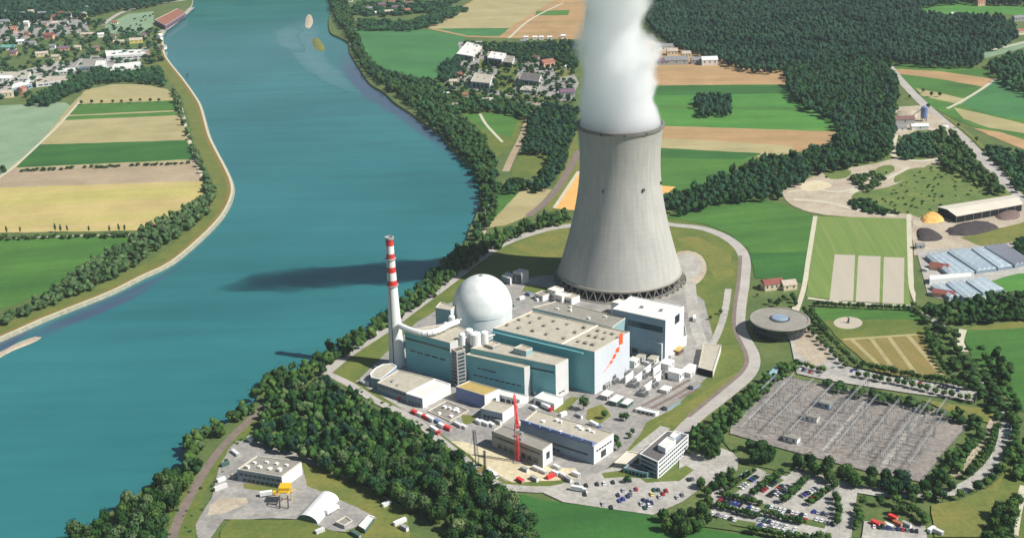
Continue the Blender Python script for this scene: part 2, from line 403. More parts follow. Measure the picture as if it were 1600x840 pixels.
def water_mat(name, c, c2, c3):
    m = bpy.data.materials.new(name); m.use_nodes = True
    t = m.node_tree; N = t.nodes; L = t.links; b = N['Principled BSDF']
    geo = N.new('ShaderNodeNewGeometry')
    n1 = N.new('ShaderNodeTexNoise'); n1.inputs['Scale'].default_value = .004; n1.inputs['Detail'].default_value = 4; L.new(geo.outputs['Position'], n1.inputs['Vector'])
    rp = N.new('ShaderNodeValToRGB'); e = rp.color_ramp.elements; e[0].position = .35; e[1].position = .65
    e[0].color = (*lin(c), 1); e[1].color = (*lin(c2), 1); L.new(n1.outputs['Fac'], rp.inputs[0])
    at = N.new('ShaderNodeAttribute'); at.attribute_name = 'shallow'
    mx = N.new('ShaderNodeMix'); mx.data_type = 'RGBA'
    L.new(at.outputs['Fac'], mx.inputs[0]); L.new(rp.outputs[0], mx.inputs[6]); mx.inputs[7].default_value = (*lin(c3), 1)
    L.new(mx.outputs[2], b.inputs['Base Color'])
    b.inputs['Roughness'].default_value = .09; b.inputs['IOR'].default_value = 1.33
    # current lines and wind patches: long streaks modulate the gloss and the tone
    ms = N.new('ShaderNodeMapping'); ms.inputs['Rotation'].default_value = (0, 0, R_(-62)); ms.inputs['Scale'].default_value = (.003, .03, .03); L.new(geo.outputs['Position'], ms.inputs['Vector'])
    ns = N.new('ShaderNodeTexNoise'); ns.inputs['Scale'].default_value = 1; ns.inputs['Detail'].default_value = 6; ns.inputs['Roughness'].default_value = .65; ns.inputs['Distortion'].default_value = .6; L.new(ms.outputs[0], ns.inputs['Vector'])
    rr = N.new('ShaderNodeMapRange'); rr.inputs[1].default_value = .35; rr.inputs[2].default_value = .65; rr.inputs[3].default_value = .05; rr.inputs[4].default_value = .2; L.new(ns.outputs['Fac'], rr.inputs[0]); L.new(rr.outputs[0], b.inputs['Roughness'])
    rv = N.new('ShaderNodeMapRange'); rv.inputs[1].default_value = .3; rv.inputs[2].default_value = .7; rv.inputs[3].default_value = .88; rv.inputs[4].default_value = 1.1; L.new(ns.outputs['Fac'], rv.inputs[0])
    vs_ = N.new('ShaderNodeVectorMath'); vs_.operation = 'SCALE'; L.new(mx.outputs[2], vs_.inputs[0]); L.new(rv.outputs[0], vs_.inputs['Scale']); L.new(vs_.outputs[0], b.inputs['Base Color'])
    n2 = N.new('ShaderNodeTexNoise'); n2.inputs['Scale'].default_value = .25; n2.inputs['Detail'].default_value = 6; L.new(geo.outputs['Position'], n2.inputs['Vector'])
    bp = N.new('ShaderNodeBump'); bp.inputs['Strength'].default_value = 1; bp.inputs['Distance'].default_value = .12
    L.new(n2.outputs['Fac'], bp.inputs['Height']); L.new(bp.outputs[0], b.inputs['Normal'])
    return m
m_water = water_mat('river_water', (40, 106, 108), (50, 118, 120), (70, 86, 108))
m_water_s = water_mat('river_water_over_sand', (40, 106, 108), (50, 118, 120), (82, 128, 130))

# ------------------------------------------------------------------ land and river
ZW = -3.0
LB = [(-420, 700), (-200, 612), (0, 528), (65, 499), (125, 475), (175, 455), (225, 430), (270, 408), (320, 366), (350, 333), (363, 306), (364, 287),
      (355, 264), (338, 232), (327, 208), (315, 166), (305, 148), (287, 123), (260, 88), (255, 66), (256, 50), (276, 33), (298, 10), (304, -12), (330, -45), (400, -75), (520, -95)]
RB = [(-60, 1010), (20, 910), (98, 850), (150, 812), (200, 782), (250, 745), (288, 722), (294, 690), (345, 665), (392, 640), (405, 612), (440, 588), (500, 566), (545, 540),
      (600, 500), (650, 462), (682, 425), (700, 400), (727, 376), (733, 358), (744, 335), (752, 305), (746, 272), (728, 250), (704, 228), (690, 209),
      (664, 192), (640, 175), (617, 160), (600, 144), (578, 130), (562, 107), (547, 82), (544, 66), (530, 58), (516, 50), (514, 30), (522, 12), (532, -8), (600, -50), (760, -80)]
def far_z(px): return [P(x, y) for x, y in px]
lb = spline(far_z(LB), 12); rb = spline(far_z(RB), 12)
def land(name, line, outer):
    pts = ccw([Vector((p.x, p.y, 0)) for p in line] + [Vector((a, b, 0)) for a, b in outer])
    o = link_mesh(name, [(p.x, p.y, 0) for p in pts], [tuple(range(len(pts)))], m_grass); tag(o, kind='structure')
land('ground', lb, [(400, 6000), (-6000, 6000), (-6000, -3000), (-2500, -3000)])
land('ground', rb, [(6000, 5200), (6000, -4000), (-1200, -4000), (-700, 0)])
# far bank beyond the picture closes the river bend
def bank(line, side, m, wid=2.6, name='river_bank'):
    L, Rr = ribbon_pts(line, wid * 2)
    off = L if side > 0 else Rr
    vs = []; fs = []
    for p, q in zip(line, off): vs += [(p.x, p.y, 0), (q.x, q.y, ZW - 2.5)]
    for i in range(len(line) - 1): fs.append((2 * i, 2 * i + 1, 2 * i + 3, 2 * i + 2))
    tag(link_mesh(name, vs, fs, m), kind='structure')
bank(lb, -1, m_rip); bank(rb, 1, m_grass_y)
tag(link_mesh('river', [(-6000, -3000, ZW), (6000, -3000, ZW), (6000, 6000, ZW), (-6000, 6000, ZW)], [(0, 1, 2, 3)], m_water), kind='structure')
# river bed shoals seen through the water: sheets just above the surface level whose colour fades out at the edges
def shoal(name, line_px, w, m, zoff=.03):
    pts = spline([P(x, y, ZW) for x, y in line_px], 12); n = len(pts)
    rows = []
    for k, (s, a) in enumerate(((-1, 0), (-.6, .8), (0, 1), (.6, .8), (1, 0))):
        ws = [w[0] + (w[1] - w[0]) * i / (n - 1) for i in range(n)]
        row = []
        for i, p in enumerate(pts):
            q0 = pts[max(0, i - 1)]; q1 = pts[min(n - 1, i + 1)]; d = unit(q0, q1); nn = Vector((-d.y, d.x, 0))
            end = min(1, min(i, n - 1 - i) / (n * .2 + 1))
            wob = 1 + .25 * noise.noise(Vector((p.x * .02, p.y * .02, s)))
            row.append((p + nn * s * ws[i] * .5 * (.3 + .7 * end) * wob, a * end))
        rows.append(row)
    vs = []; fs = []; at = []
    for row in rows:
        for p, a in row: vs.append((p.x, p.y, ZW + zoff)); at.append(a)
    for j in range(len(rows) - 1):
        for i in range(n - 1): fs.append((j * n + i, j * n + i + 1, (j + 1) * n + i + 1, (j + 1) * n + i))
    o = link_mesh(name, vs, fs, m); tag(o, kind='structure')
    A = o.data.attributes.new('shallow', 'FLOAT', 'POINT'); A.data.foreach_set('value', at)
    return o
shoal('river_shallow', [(-120, 590), (0, 543), (70, 516), (140, 486), (210, 455), (262, 428), (300, 404)], (40, 10), m_water)
shoal('river_shallow', [(20, 545), (80, 512), (150, 486), (215, 458), (262, 432)], (30, 10), m_water, .06)
shoal('river_shallow', [(545, 80), (555, 115), (590, 150), (640, 182), (690, 222), (730, 262)], (70, 30), m_water)
shoal('river_shallow', [(478, 30), (470, 60), (485, 90), (515, 118), (560, 148)], (90, 40), m_water_s, .09)
shoal('river_shallow', [(455, 40), (448, 62), (470, 82)], (60, 40), m_water_s, .12)
def bar_island(px, m, h, name='gravel_bar'):
    pts = ccw(spline([P(x, y, ZW) for x, y in px], 6, True)); n = len(pts)
    c = sum(pts, Vector()) / n
    vs = [(p.x, p.y, ZW - .4) for p in pts] + [(c.x + (p.x - c.x) * .6, c.y + (p.y - c.y) * .6, ZW + h) for p in pts] + [(c.x, c.y, ZW + h * 1.2)]
    fs = [(i, (i + 1) % n, (i + 1) % n + n, i + n) for i in range(n)] + [(i + n, (i + 1) % n + n, 2 * n) for i in range(n)]
    tag(link_mesh(name, vs, fs, m, smooth=True), kind='structure')
bar_island([(-60, 572), (0, 549), (35, 531), (62, 522), (74, 523), (60, 532), (20, 548), (0, 559), (-50, 582)], m_gravel, 1.0)
bar_island([(478, 26), (485, 22), (490, 34), (484, 46), (476, 42)], m_gravel, 1.2)
bar_island([(487, 62), (495, 58), (506, 70), (508, 80), (500, 82), (490, 74)], m_grass_y, 1.6)

# ---- left bank dike strips (offset inland from the water line)
def inland(name, line, off, wid, m, i0=0, i1=None):
    seg = line[i0:i1]
    ribbon(name, None, wid, m, shift=off, world=seg)
ib = [i for i, p in enumerate(lb) if p.y < 2600 and p.y > 500]
seg0, seg1 = ib[0], ib[-1]
inland('dike_grass', lb, 13, 20, m_dike, seg0, seg1)
inland('dike_track', lb, 5.5, 4, m_dike2, seg0, seg1)
inland('bank_path', lb, 1.6, 3, m_path, seg0, seg1)

# ------------------------------------------------------------------ fields (painted order: later lies higher)
def field(px, m, name='field'): return poly(name, px, m)
# country that lies just outside the frame
field([(1640, 100), (1900, 130), (1920, 210), (1640, 190)], m_tan)
field([(1640, 192), (1920, 212), (1960, 300), (1640, 262)], m_field_g)
field([(1650, 350), (1980, 380), (2020, 470), (1650, 440)], m_wheat)
field([(1626, 455), (2020, 480), (2080, 620), (1626, 600)], m_field_d)
field([(1640, 640), (2080, 660), (2140, 820), (1640, 780)], m_orange)
field([(1640, 800), (2140, 840), (2200, 1000), (1560, 980)], m_field_g)
field([(900, 900), (1500, 900), (1540, 1060), (860, 1060)], m_pink)
field([(-700, 300), (-210, 290), (-210, 380), (-760, 400)], m_field_g)
field([(-760, 410), (-210, 392), (-230, 520), (-700, 600)], m_tan)
# left of the river
field([(0, 165), (100, 160), (110, 165), (60, 225), (10, 275), (0, 280), (-200, 380), (-200, 170)], m_field_s)
field([(60, 225), (110, 165), (135, 140), (175, 132), (225, 132), (262, 140), (280, 160), (300, 240), (318, 300), (315, 315), (270, 350), (215, 360), (0, 364), (-200, 375), (-200, 330), (0, 275)], m_tan)
field([(120, 163), (276, 157), (282, 180), (97, 188)], m_field_g)
field([(104, 180), (281, 172), (282, 174), (102, 182)], m_tan)
field([(60, 226), (25, 262), (303, 249), (292, 219)], m_field_d)
field([(24, 263), (305, 251), (316, 282), (-80, 299), (-80, 296), (5, 272)], m_pink)
field([(-200, 300), (316, 283), (318, 300), (315, 315), (285, 338), (240, 352), (215, 360), (0, 363), (-200, 372)], m_wheat)
field([(-200, 384), (0, 375), (100, 371), (215, 368), (180, 392), (140, 415), (105, 435), (85, 452), (40, 470), (0, 482), (-200, 560)], m_field_g)
ribbon('farm_track', [(-20, 290), (20, 262), (60, 226), (95, 192), (125, 158)], 4, m_path)
ribbon('farm_track', [(-30, 374), (100, 369), (215, 366)], 3, m_path)
ribbon('farm_track', [(275, 148), (284, 172), (295, 215), (306, 250), (318, 280)], 4, m_path)
ribbon('town_road', [(160, 40), (190, 20), (240, 8), (290, 0)], 10, m_road)
ribbon('town_road', [(250, 50), (262, 44), (280, 30), (300, 12)], 12, m_asph_l)
ribbon('town_road', [(-20, 150), (60, 118), (120, 95), (200, 80), (250, 70)], 9, m_asph)
poly('town_paving', [(0, 120), (90, 95), (110, 100), (60, 130), (0, 150)], m_asph_l)
poly('town_paving', [(85, 110), (130, 88), (220, 85), (215, 105), (170, 110)], m_asph)
poly('town_paving', [(0, 40), (130, 20), (140, 50), (0, 66)], m_asph)
poly('meadow', [(165, 40), (200, 22), (240, 18), (240, 40), (215, 55), (160, 52)], m_field_s)
# right of the river, far
field([(550, 46), (580, 43), (670, 47), (728, 58), (722, 76), (705, 92), (690, 120), (660, 128), (620, 118), (580, 98), (560, 72)], m_field_b)
field([(520, 20), (560, 10), (700, 5), (660, 46), (580, 42), (552, 46), (530, 55)], m_grass)
field([(668, 45), (752, -8), (920, -10), (910, 62), (800, 60), (730, 58)], m_orange)
field([(672, 46), (752, -6), (880, -8), (795, 44)], m_tan)
field([(680, 45), (797, 44), (780, 57), (730, 56)], m_field_b)
field([(838, 18), (890, 16), (888, 24), (836, 25)], m_field_g)
ribbon('farm_track', [(795, 60), (830, 30), (880, 5)], 5, m_path)
poly('settlement_paving', [(716, 66), (752, 64), (800, 78), (880, 85), (905, 130), (895, 155), (840, 165), (790, 150), (700, 140), (690, 118), (720, 100)], m_asph)
poly('meadow', [(780, 100), (812, 98), (800, 150), (770, 140)], m_lawn)
poly('meadow', [(700, 112), (730, 104), (732, 114), (705, 122)], m_grass)
poly('meadow', [(716, 132), (760, 146), (780, 150), (770, 158), (712, 142)], m_grass)
poly('meadow', [(846, 76), (880, 86), (896, 118), (872, 122), (862, 96)], m_grass_y)
poly('meadow', [(800, 142), (812, 146), (870, 152), (872, 162), (806, 158)], m_grass)
poly('meadow', [(750, 92), (762, 96), (772, 110), (748, 108)], m_lawn)
field([(704, 176), (815, 172), (820, 190), (800, 230), (770, 250), (745, 215)], m_lawn)
field([(720, 178), (812, 176), (800, 215), (760, 205)], m_field_g)
ribbon('gravel_road', [(838, 150), (828, 180), (815, 215), (800, 245), (790, 268)], [9, 9], m_pink)
ribbon('farm_track', [(750, 178), (760, 195), (785, 222)], 4, m_path)
field([(812, 238), (858, 238), (850, 275), (798, 278)], m_lawn)
ribbon('farm_track', [(812, 232), (820, 236), (856, 238)], 6, m_gravel)
field([(782, 295), (862, 296), (850, 318), (835, 335), (790, 352), (752, 358)], m_tan)
field([(782, 295), (815, 296), (765, 350), (755, 345)], m_field_g)
field([(884, 250), (900, 200), (912, 300), (860, 330), (850, 330)], m_grass_y)
ribbon('railway', [(905, 235), (893, 258), (875, 288), (850, 318), (825, 338)], 9, m_rail)
field([(866, 326), (905, 268), (935, 300), (915, 330)], m_ochre)
ribbon('farm_track', [(904, 268), (866, 325)], 4, m_path)
ribbon('farm_track', [(766, 318), (756, 345)], 6, m_path)
ribbon('farm_track', [(751, 355), (763, 372)], 6, m_gravel)
# right of the tower, far
field([(1005, 62), (1080, 78), (1230, 112), (1232, 136), (1010, 136)], m_orange)
field([(1005, 134), (1232, 132), (1265, 165), (1300, 182), (1312, 208), (1005, 205)], m_field_l)
field([(1005, 134), (1232, 133), (1240, 146), (1005, 150)], m_field_d)
field([(1005, 164), (1270, 168), (1272, 173), (1005, 170)], m_field_g)
field([(1005, 196), (1310, 206), (1304, 225), (1240, 240), (1190, 246), (1005, 232)], m_orange)
field([(1005, 214), (1240, 228), (1234, 240), (1190, 246), (1005, 232)], m_tan)
field([(1005, 230), (1190, 240), (1150, 262), (1120, 285), (1070, 298), (1005, 300)], m_field_g)
field([(1005, 230), (1190, 240), (1160, 250), (1005, 246)], m_field_d)
field([(1005, 288), (1056, 292), (1036, 306), (1005, 312)], m_ochre)
field([(1388, 98), (1480, 104), (1540, 108), (1560, 124), (1610, 150), (1610, 230), (1500, 190), (1450, 165), (1410, 130)], m_field_g)
field([(1400, 108), (1470, 112), (1555, 124), (1545, 138), (1470, 124), (1405, 116)], m_orange)
field([(1430, 138), (1470, 146), (1520, 158), (1500, 164), (1440, 150)], m_tan)
field([(1500, 164), (1556, 124), (1610, 150), (1610, 190), (1560, 182)], m_field_b)
field([(1490, 168), (1560, 184), (1610, 196), (1610, 210), (1545, 200), (1505, 186)], m_tan)
field([(1520, 200), (1560, 206), (1610, 222), (1610, 238), (1545, 212)], m_orange)
field([(1436, 8), (1500, 5), (1610, 12), (1610, 26), (1560, 22), (1470, 24), (1440, 20)], m_field_l)
field([(1530, 80), (1610, 62), (1610, 72), (1540, 92)], m_field_s)
ribbon('farm_track', [(1480, 170), (1500, 160), (1530, 142), (1556, 124)], 5, m_path)
ribbon('farm_track', [(1532, 82), (1570, 74), (1610, 64)], 6, m_path)
ribbon('highway', [(1390, 104), (1404, 122), (1430, 150), (1462, 180), (1500, 212), (1530, 243), (1560, 272), (1582, 300), (1625, 332)], [12, 17], m_road)
ribbon('highway_verge', [(1474, 180), (1512, 208), (1545, 240), (1575, 272)], [5, 7], m_grass_y)
poly('quarry_yard', [(1395, 168), (1440, 165), (1470, 185), (1500, 210), (1490, 215), (1440, 200), (1410, 215), (1395, 205)], m_gravel)
# gravel pit and scrub
poly('scrub_land', [(1222, 296), (1290, 262), (1390, 236), (1470, 212), (1600, 320), (1600, 350), (1480, 345), (1420, 340), (1290, 338), (1236, 322)], m_scrub)
poly('gravel_pit', [(1224, 292), (1262, 280), (1292, 266), (1330, 262), (1366, 256), (1400, 248), (1440, 250), (1474, 244), (1462, 262), (1430, 272), (1400, 288), (1372, 296), (1340, 300), (1330, 312), (1352, 326), (1424, 336), (1424, 344), (1290, 336), (1240, 322), (1224, 306)], m_gravel, smooth=True)
ribbon('farm_track', [(1400, 210), (1396, 232), (1400, 246), (1440, 252), (1474, 244), (1470, 230)], 6, m_path)
ribbon('farm_track', [(1330, 302), (1350, 290), (1362, 278)], 7, m_path)
poly('scrub_land', [(1285, 268), (1310, 262), (1330, 268), (1322, 278), (1298, 280)], m_scrub, smooth=True)
poly('scrub_land', [(1372, 262), (1392, 258), (1398, 266), (1380, 276), (1366, 274)], m_scrub, smooth=True)
poly('scrub_land', [(1404, 270), (1440, 262), (1452, 268), (1425, 276), (1398, 286)], m_scrub, smooth=True)
ribbon('haul_track', [(1232, 300), (1270, 296), (1310, 300), (1345, 292), (1385, 280), (1420, 262)], 5, m_path)
ribbon('haul_track', [(1240, 312), (1290, 316), (1340, 328), (1400, 338)], 6, m_path)
poly('worn_ground', [(1250, 288), (1280, 282), (1300, 290), (1280, 298), (1256, 298)], m_sand, smooth=True)
poly('scrub_land', [(1335, 312), (1400, 290), (1450, 258), (1500, 262), (1545, 300), (1470, 322), (1430, 336), (1352, 328)], m_scrub)
# big green field right of tower, plots
field([(1040, 340), (1070, 326), (1110, 316), (1150, 309), (1200, 313), (1240, 326), (1271, 338), (1264, 400), (1256, 442), (1180, 434), (1172, 392), (1140, 366), (1100, 350)], m_field_g)
field([(1170, 395), (1264, 395), (1256, 442), (1180, 434)], m_field_d)
field([(1274, 338), (1418, 342), (1422, 478), (1260, 464)], m_stripe)
for q in ([(1304, 398), (1336, 399), (1333, 471), (1296, 470)], [(1341, 400), (1376, 401), (1374, 473), (1337, 472)], [(1381, 402), (1413, 403), (1412, 475), (1379, 474)]):
    field(q, m_bed, 'covered_bed')
ribbon('farm_track', [(1274, 338), (1264, 400), (1256, 450), (1243, 490)], 4.5, m_path)
ribbon('farm_track', [(1420, 335), (1422, 400), (1425, 450), (1440, 485), (1452, 495)], 5, m_path)
ribbon('farm_track', [(1262, 466), (1330, 474), (1440, 479)], 4.5, m_path)
poly('works_yard', [(1424, 342), (1480, 335), (1610, 315), (1610, 395), (1500, 395), (1440, 398), (1428, 400)], m_gravel)
poly('meadow', [(1500, 372), (1610, 345), (1610, 372), (1540, 388)], m_grass_y)
poly('nursery_yard', [(1432, 392), (1610, 380), (1610, 425), (1560, 440), (1580, 465), (1500, 475), (1450, 462)], m_asph_l)
field([(1546, 440), (1590, 428), (1620, 425), (1620, 455), (1572, 456)], m_field_l)
poly('verge', [(1428, 440), (1450, 470), (1610, 480), (1610, 505), (1500, 520), (1455, 500), (1430, 478)], m_grass)
field([(1502, 518), (1540, 508), (1620, 506), (1620, 650), (1588, 640), (1560, 600), (1520, 560)], m_field_g)
field([(1510, 515), (1530, 508), (1620, 500), (1620, 512), (1540, 516)], m_grass_y)
ribbon('farm_track', [(1505, 515), (1500, 535), (1508, 550)], 6, m_path)
# lawn, dry plot
field([(1268, 482), (1440, 484), (1452, 510), (1442, 524), (1310, 530)], m_lawn)
field([(1268, 482), (1440, 484), (1448, 500), (1284, 500)], m_field_g)
field([(1312, 530), (1442, 522), (1455, 560), (1480, 592), (1372, 585)], m_dry)
for q in ([(1330, 530), (1375, 572)], [(1360, 528), (1400, 582)], [(1388, 526), (1432, 586)], [(1418, 524), (1478, 594)], [(1318, 531), (1432, 523)]):
    ribbon('mown_path', q, 3.6, m_tan)
poly('round_plaza', [(1325 + 22.5 * math.cos(a), 505 + 9.5 * math.sin(a)) for a in [i * math.pi / 14 for i in range(28)]], m_bed)

# ------------------------------------------------------------------ plant ground
poly('plant_grass', [(505, 585), (560, 540), (640, 485), (720, 420), (790, 375), (850, 352), (1000, 340), (1100, 352), (1150, 380), (1170, 410), (1170, 470), (1158, 512),
                     (1186, 562), (1160, 605), (1090, 665), (1060, 680), (900, 760), (790, 760), (700, 700), (600, 630)], m_lawn, smooth=True)
poly('plant_grass', [(800, 385), (850, 362), (885, 355), (900, 380), (880, 408), (830, 398)], m_grass_y)
poly('plant_grass', [(1052, 372), (1090, 370), (1140, 395), (1150, 430), (1120, 440), (1100, 400)], m_grass_y)
poly('plant_grass', [(1020, 665), (1120, 600), (1170, 570), (1178, 585), (1150, 605), (1070, 665)], m_grass_y)
poly('plant_paving', [(562, 592), (590, 565), (650, 505), (700, 475), (790, 445), (850, 430), (1060, 440), (1100, 470), (1115, 530), (1105, 590), (1050, 640),
                      (1010, 660), (1000, 680), (965, 720), (925, 750), (790, 752), (740, 715), (680, 672), (600, 622)], m_asph)
poly('tower_apron', [(1052, 400), (1075, 392), (1096, 400), (1104, 418), (1098, 436), (1074, 452), (1060, 440)], m_gravel, smooth=True)
poly('tower_apron', [(1058, 404), (1074, 397), (1092, 404), (1098, 418), (1090, 430), (1070, 440), (1060, 430)], m_asph_l, smooth=True)
ribbon('plant_road', [(1078, 440), (1082, 480), (1090, 520), (1100, 540)], 10, m_asph_l)
ribbon('plant_road', [(1138, 452), (1132, 490), (1120, 525), (1108, 545)], 6, m_asph_l)
poly('plant_lawn', [(822, 445), (870, 452), (866, 462), (815, 456)], m_lawn)
poly('plant_lawn', [(640, 500), (672, 480), (690, 478), (650, 505)], m_lawn)
poly('plant_lawn', [(860, 640), (893, 620), (905, 622), (880, 650)], m_grass_y)
poly('plant_lawn', [(918, 640), (940, 632), (955, 650), (935, 665), (915, 655)], m_grass_y)
poly('plant_lawn', [(720, 648), (742, 650), (750, 660), (724, 664)], m_grass_y)
poly('construction_ground', [(704, 690), (722, 690), (760, 700), (800, 712), (840, 728), (900, 732), (906, 748), (800, 754), (770, 738), (735, 712)], m_sand)
ribbon('perimeter_road', [(508, 583), (545, 553), (600, 517), (650, 480), (700, 443), (745, 408), (790, 380), (850, 360), (900, 352), (980, 342), (1052, 352), (1100, 358),
                          (1140, 375), (1162, 400), (1162, 440), (1156, 480), (1156, 515), (1176, 555), (1170, 585), (1130, 620), (1085, 655), (1060, 680)], 11, m_road)
ribbon('perimeter_track', [(1157, 400), (1154, 440), (1148, 480), (1148, 515), (1166, 556), (1160, 580), (1120, 615), (1075, 652)], 3.5, m_rail)
ribbon('perimeter_road', [(508, 583), (545, 600), (590, 628), (640, 652), (690, 690), (730, 722), (775, 756), (800, 768)], 7, m_road)
poly('drive_path', [(556, 596), (575, 588), (690, 645), (700, 665), (640, 645)], m_asph_l)
ribbon('access_road', [(790, 762), (860, 765), (915, 750), (960, 735), (1000, 700), (1040, 668)], 8, m_asph_l)
poly('west_verge', [(415, 640), (470, 600), (508, 585), (530, 598), (480, 620), (430, 650)], m_grass)

# railway and lower left yard
poly('verge', [(398, 640), (420, 640), (350, 720), (320, 770), (305, 850), (235, 850), (290, 760), (350, 690)], m_lawn)
ribbon('railway', [(425, 620), (408, 640), (378, 668), (345, 702), (318, 740), (295, 780), (278, 815), (262, 860)], 6.5, m_rail)
poly('yard_paving', [(370, 690), (400, 690), (475, 712), (540, 745), (600, 775), (640, 800), (640, 840), (520, 830), (470, 812), (350, 812), (330, 840), (312, 860), (306, 820), (330, 780), (340, 740), (358, 700)], m_asph)
poly('yard_sand', [(470, 722), (500, 730), (560, 758), (640, 800), (640, 860), (600, 860), (540, 830), (590, 810), (520, 775), (480, 760)], m_grass_y)
poly('yard_sand', [(380, 755), (445, 765), (440, 772), (382, 764)], m_grass_y)
poly('yard_gravel', [(328, 790), (345, 780), (385, 778), (388, 786), (350, 802), (325, 806)], m_gravel, smooth=True)
poly('meadow', [(360, 812), (470, 812), (520, 830), (600, 845), (620, 900), (330, 900), (345, 830)], m_lawn)

# front right
field([(800, 770), (850, 782), (950, 795), (1020, 806), (1080, 822), (1200, 842), (1300, 870), (700, 930), (760, 830)], m_field_d)
poly('parking_surface', [(848, 770), (905, 755), (960, 745), (1000, 748), (1075, 744), (1108, 700), (1155, 712), (1152, 735), (1100, 760), (1065, 785), (1020, 805), (880, 785)], m_asph_l)
poly('forecourt', [(1062, 702), (1110, 694), (1156, 712), (1150, 730), (1098, 762), (1060, 752)], m_asph_l)
poly('plant_lawn', [(1000, 748), (1028, 748), (1072, 728), (1084, 735), (1062, 752), (1010, 755)], m_lawn)
poly('plant_lawn', [(940, 740), (975, 735), (985, 745), (945, 748)], m_lawn)
poly('parking_surface', [(1115, 775), (1190, 740), (1300, 752), (1340, 765), (1330, 840), (1260, 838), (1180, 826), (1110, 805)], m_asph_l)
poly('verge', [(1130, 690), (1240, 712), (1340, 742), (1330, 760), (1240, 740), (1160, 725)], m_grass)
poly('verge', [(1060, 790), (1110, 775), (1110, 812), (1200, 838), (1040, 815)], m_grass)
for q in ([(1112, 778), (1190, 735)], [(1190, 785), (1245, 742)], [(1240, 790), (1300, 755)]): ribbon('parking_lane', q, 8, m_asph_l)
for q in ([(1135, 772), (1170, 750)], [(1180, 790), (1230, 800)], [(1200, 760), (1218, 748)], [(1262, 786), (1290, 765)], [(1120, 812), (1180, 822)], [(1240, 812), (1290, 822)]):
    ribbon('hedge_bed', q, 7, m_grass)
poly('substation_ground', [(1142, 668), (1222, 589), (1292, 602), (1400, 625), (1522, 654), (1470, 712), (1440, 754), (1350, 736), (1230, 704), (1140, 678)], m_yard)
poly('verge', [(1100, 690), (1142, 668), (1222, 589), (1212, 580), (1120, 655), (1075, 690)], m_field_g)
poly('parking_surface', [(1232, 520), (1262, 500), (1285, 535), (1330, 575), (1390, 590), (1480, 600), (1530, 610), (1525, 628), (1420, 615), (1300, 596), (1245, 585), (1240, 560)], m_asph_l)
poly('forecourt', [(1240, 505), (1258, 495), (1300, 560), (1270, 575), (1240, 545)], m_gravel)
poly('meadow', [(1440, 625), (1540, 640), (1575, 650), (1560, 665), (1500, 652)], m_grass_y)
ribbon('access_road', [(1240, 735), (1300, 755), (1360, 768), (1430, 773), (1490, 768), (1530, 748), (1560, 715), (1572, 680), (1570, 650), (1545, 615), (1520, 590)], 10, m_asph_l)
poly('dry_strip', [(1560, 645), (1568, 655), (1500, 745), (1470, 752), (1500, 720)], m_grass_y)
ribbon('gravel_road', [(1555, 655), (1535, 690), (1510, 720), (1492, 745)], 6, m_gravel)
field([(1455, 790), (1500, 782), (1545, 762), (1570, 740), (1610, 730), (1610, 760), (1560, 775), (1530, 840), (1460, 840)], m_grass_y)
field([(1570, 740), (1620, 700), (1620, 860), (1530, 860)], m_lawn)
ribbon('farm_track', [(1600, 760), (1590, 800), (1582, 850)], 5, m_path)
ribbon('farm_track', [(1322, 790), (1318, 850)], 6, m_asph_l)
ribbon('farm_track', [(1225, 835), (1330, 845)], 5, m_asph_l)
poly('parking_surface', [(1350, 815), (1445, 822), (1450, 850), (1345, 850)], m_asph_l)
ribbon('farm_track', [(1420, 478), (1455, 500), (1475, 512), (1460, 530), (1470, 550)], 6, m_asph_l)
ribbon('farm_track', [(1243, 480), (1236, 505), (1250, 520)], 5, m_path)
# ------------------------------------------------------------------ cooling tower, steam
TB = P(968, 437)
def tr(z): return 36.2 * math.sqrt(1 + ((z - 118) / 88.3) ** 2)
tower = empty('cooling_tower', TB, 'huge pale concrete hyperbolic cooling tower with steam rising from its mouth', 'cooling tower')
mb = MB()
prof = [(tr(z), z) for z in np.linspace(9, 148.5, 40)]
prof += [(tr(149) + .9, 148.5), (tr(149) + .9, 150), (tr(149) - .6, 150)]
prof += [(tr(z) - .6, z) for z in np.linspace(149, 10, 24)] + [(tr(9) - 1.2, 9), (tr(9), 9)]
mb.lathe(TB, prof, 96); shell = mb.build('shell', m_conc, tower, True)
mb = MB(); mb.lathe(TB, [(tr(9) + .1, 9.2), (tr(9) + .7, 9.0), (tr(11) + .7, 11.2), (tr(11) + .05, 11.6)], 96); mb.build('rim_beam', m_conc_p, tower, True)
mb = MB(); mb.lathe(TB, [(tr(148) + .15, 147.2), (tr(149) + 1.1, 147.4), (tr(149) + 1.1, 150.05), (tr(149) - .7, 150.1), (tr(149) - .7, 148)], 96); mb.build('top_ring', m_conc_d, tower)
mb = MB(); mb.lathe(TB, [(62.5, 0), (62.5, 1.6), (61.5, 1.6), (61.5, .8), (55, .8)], 96); mb.build('basin_wall', m_conc_p, tower)
mb = MB(); mb.lathe(TB, [(53.5, .2), (53.5, 9.5), (0.01, 9.6)], 64); mb.build('cooling_fill', m_dark, tower)
NC = 44
for i in range(NC):
    t = 2 * math.pi * i / NC; q = MB()
    for s in (-1, 1):
        a = Vector((TB.x + 60.4 * math.cos(t), TB.y + 60.4 * math.sin(t), .3))
        t2 = t + s * math.pi / NC
        b = Vector((TB.x + 57.6 * math.cos(t2), TB.y + 57.6 * math.sin(t2), 9.3))
        q.bar(a, b, .55, 5)
    q.build('column', m_conc_d, tower)
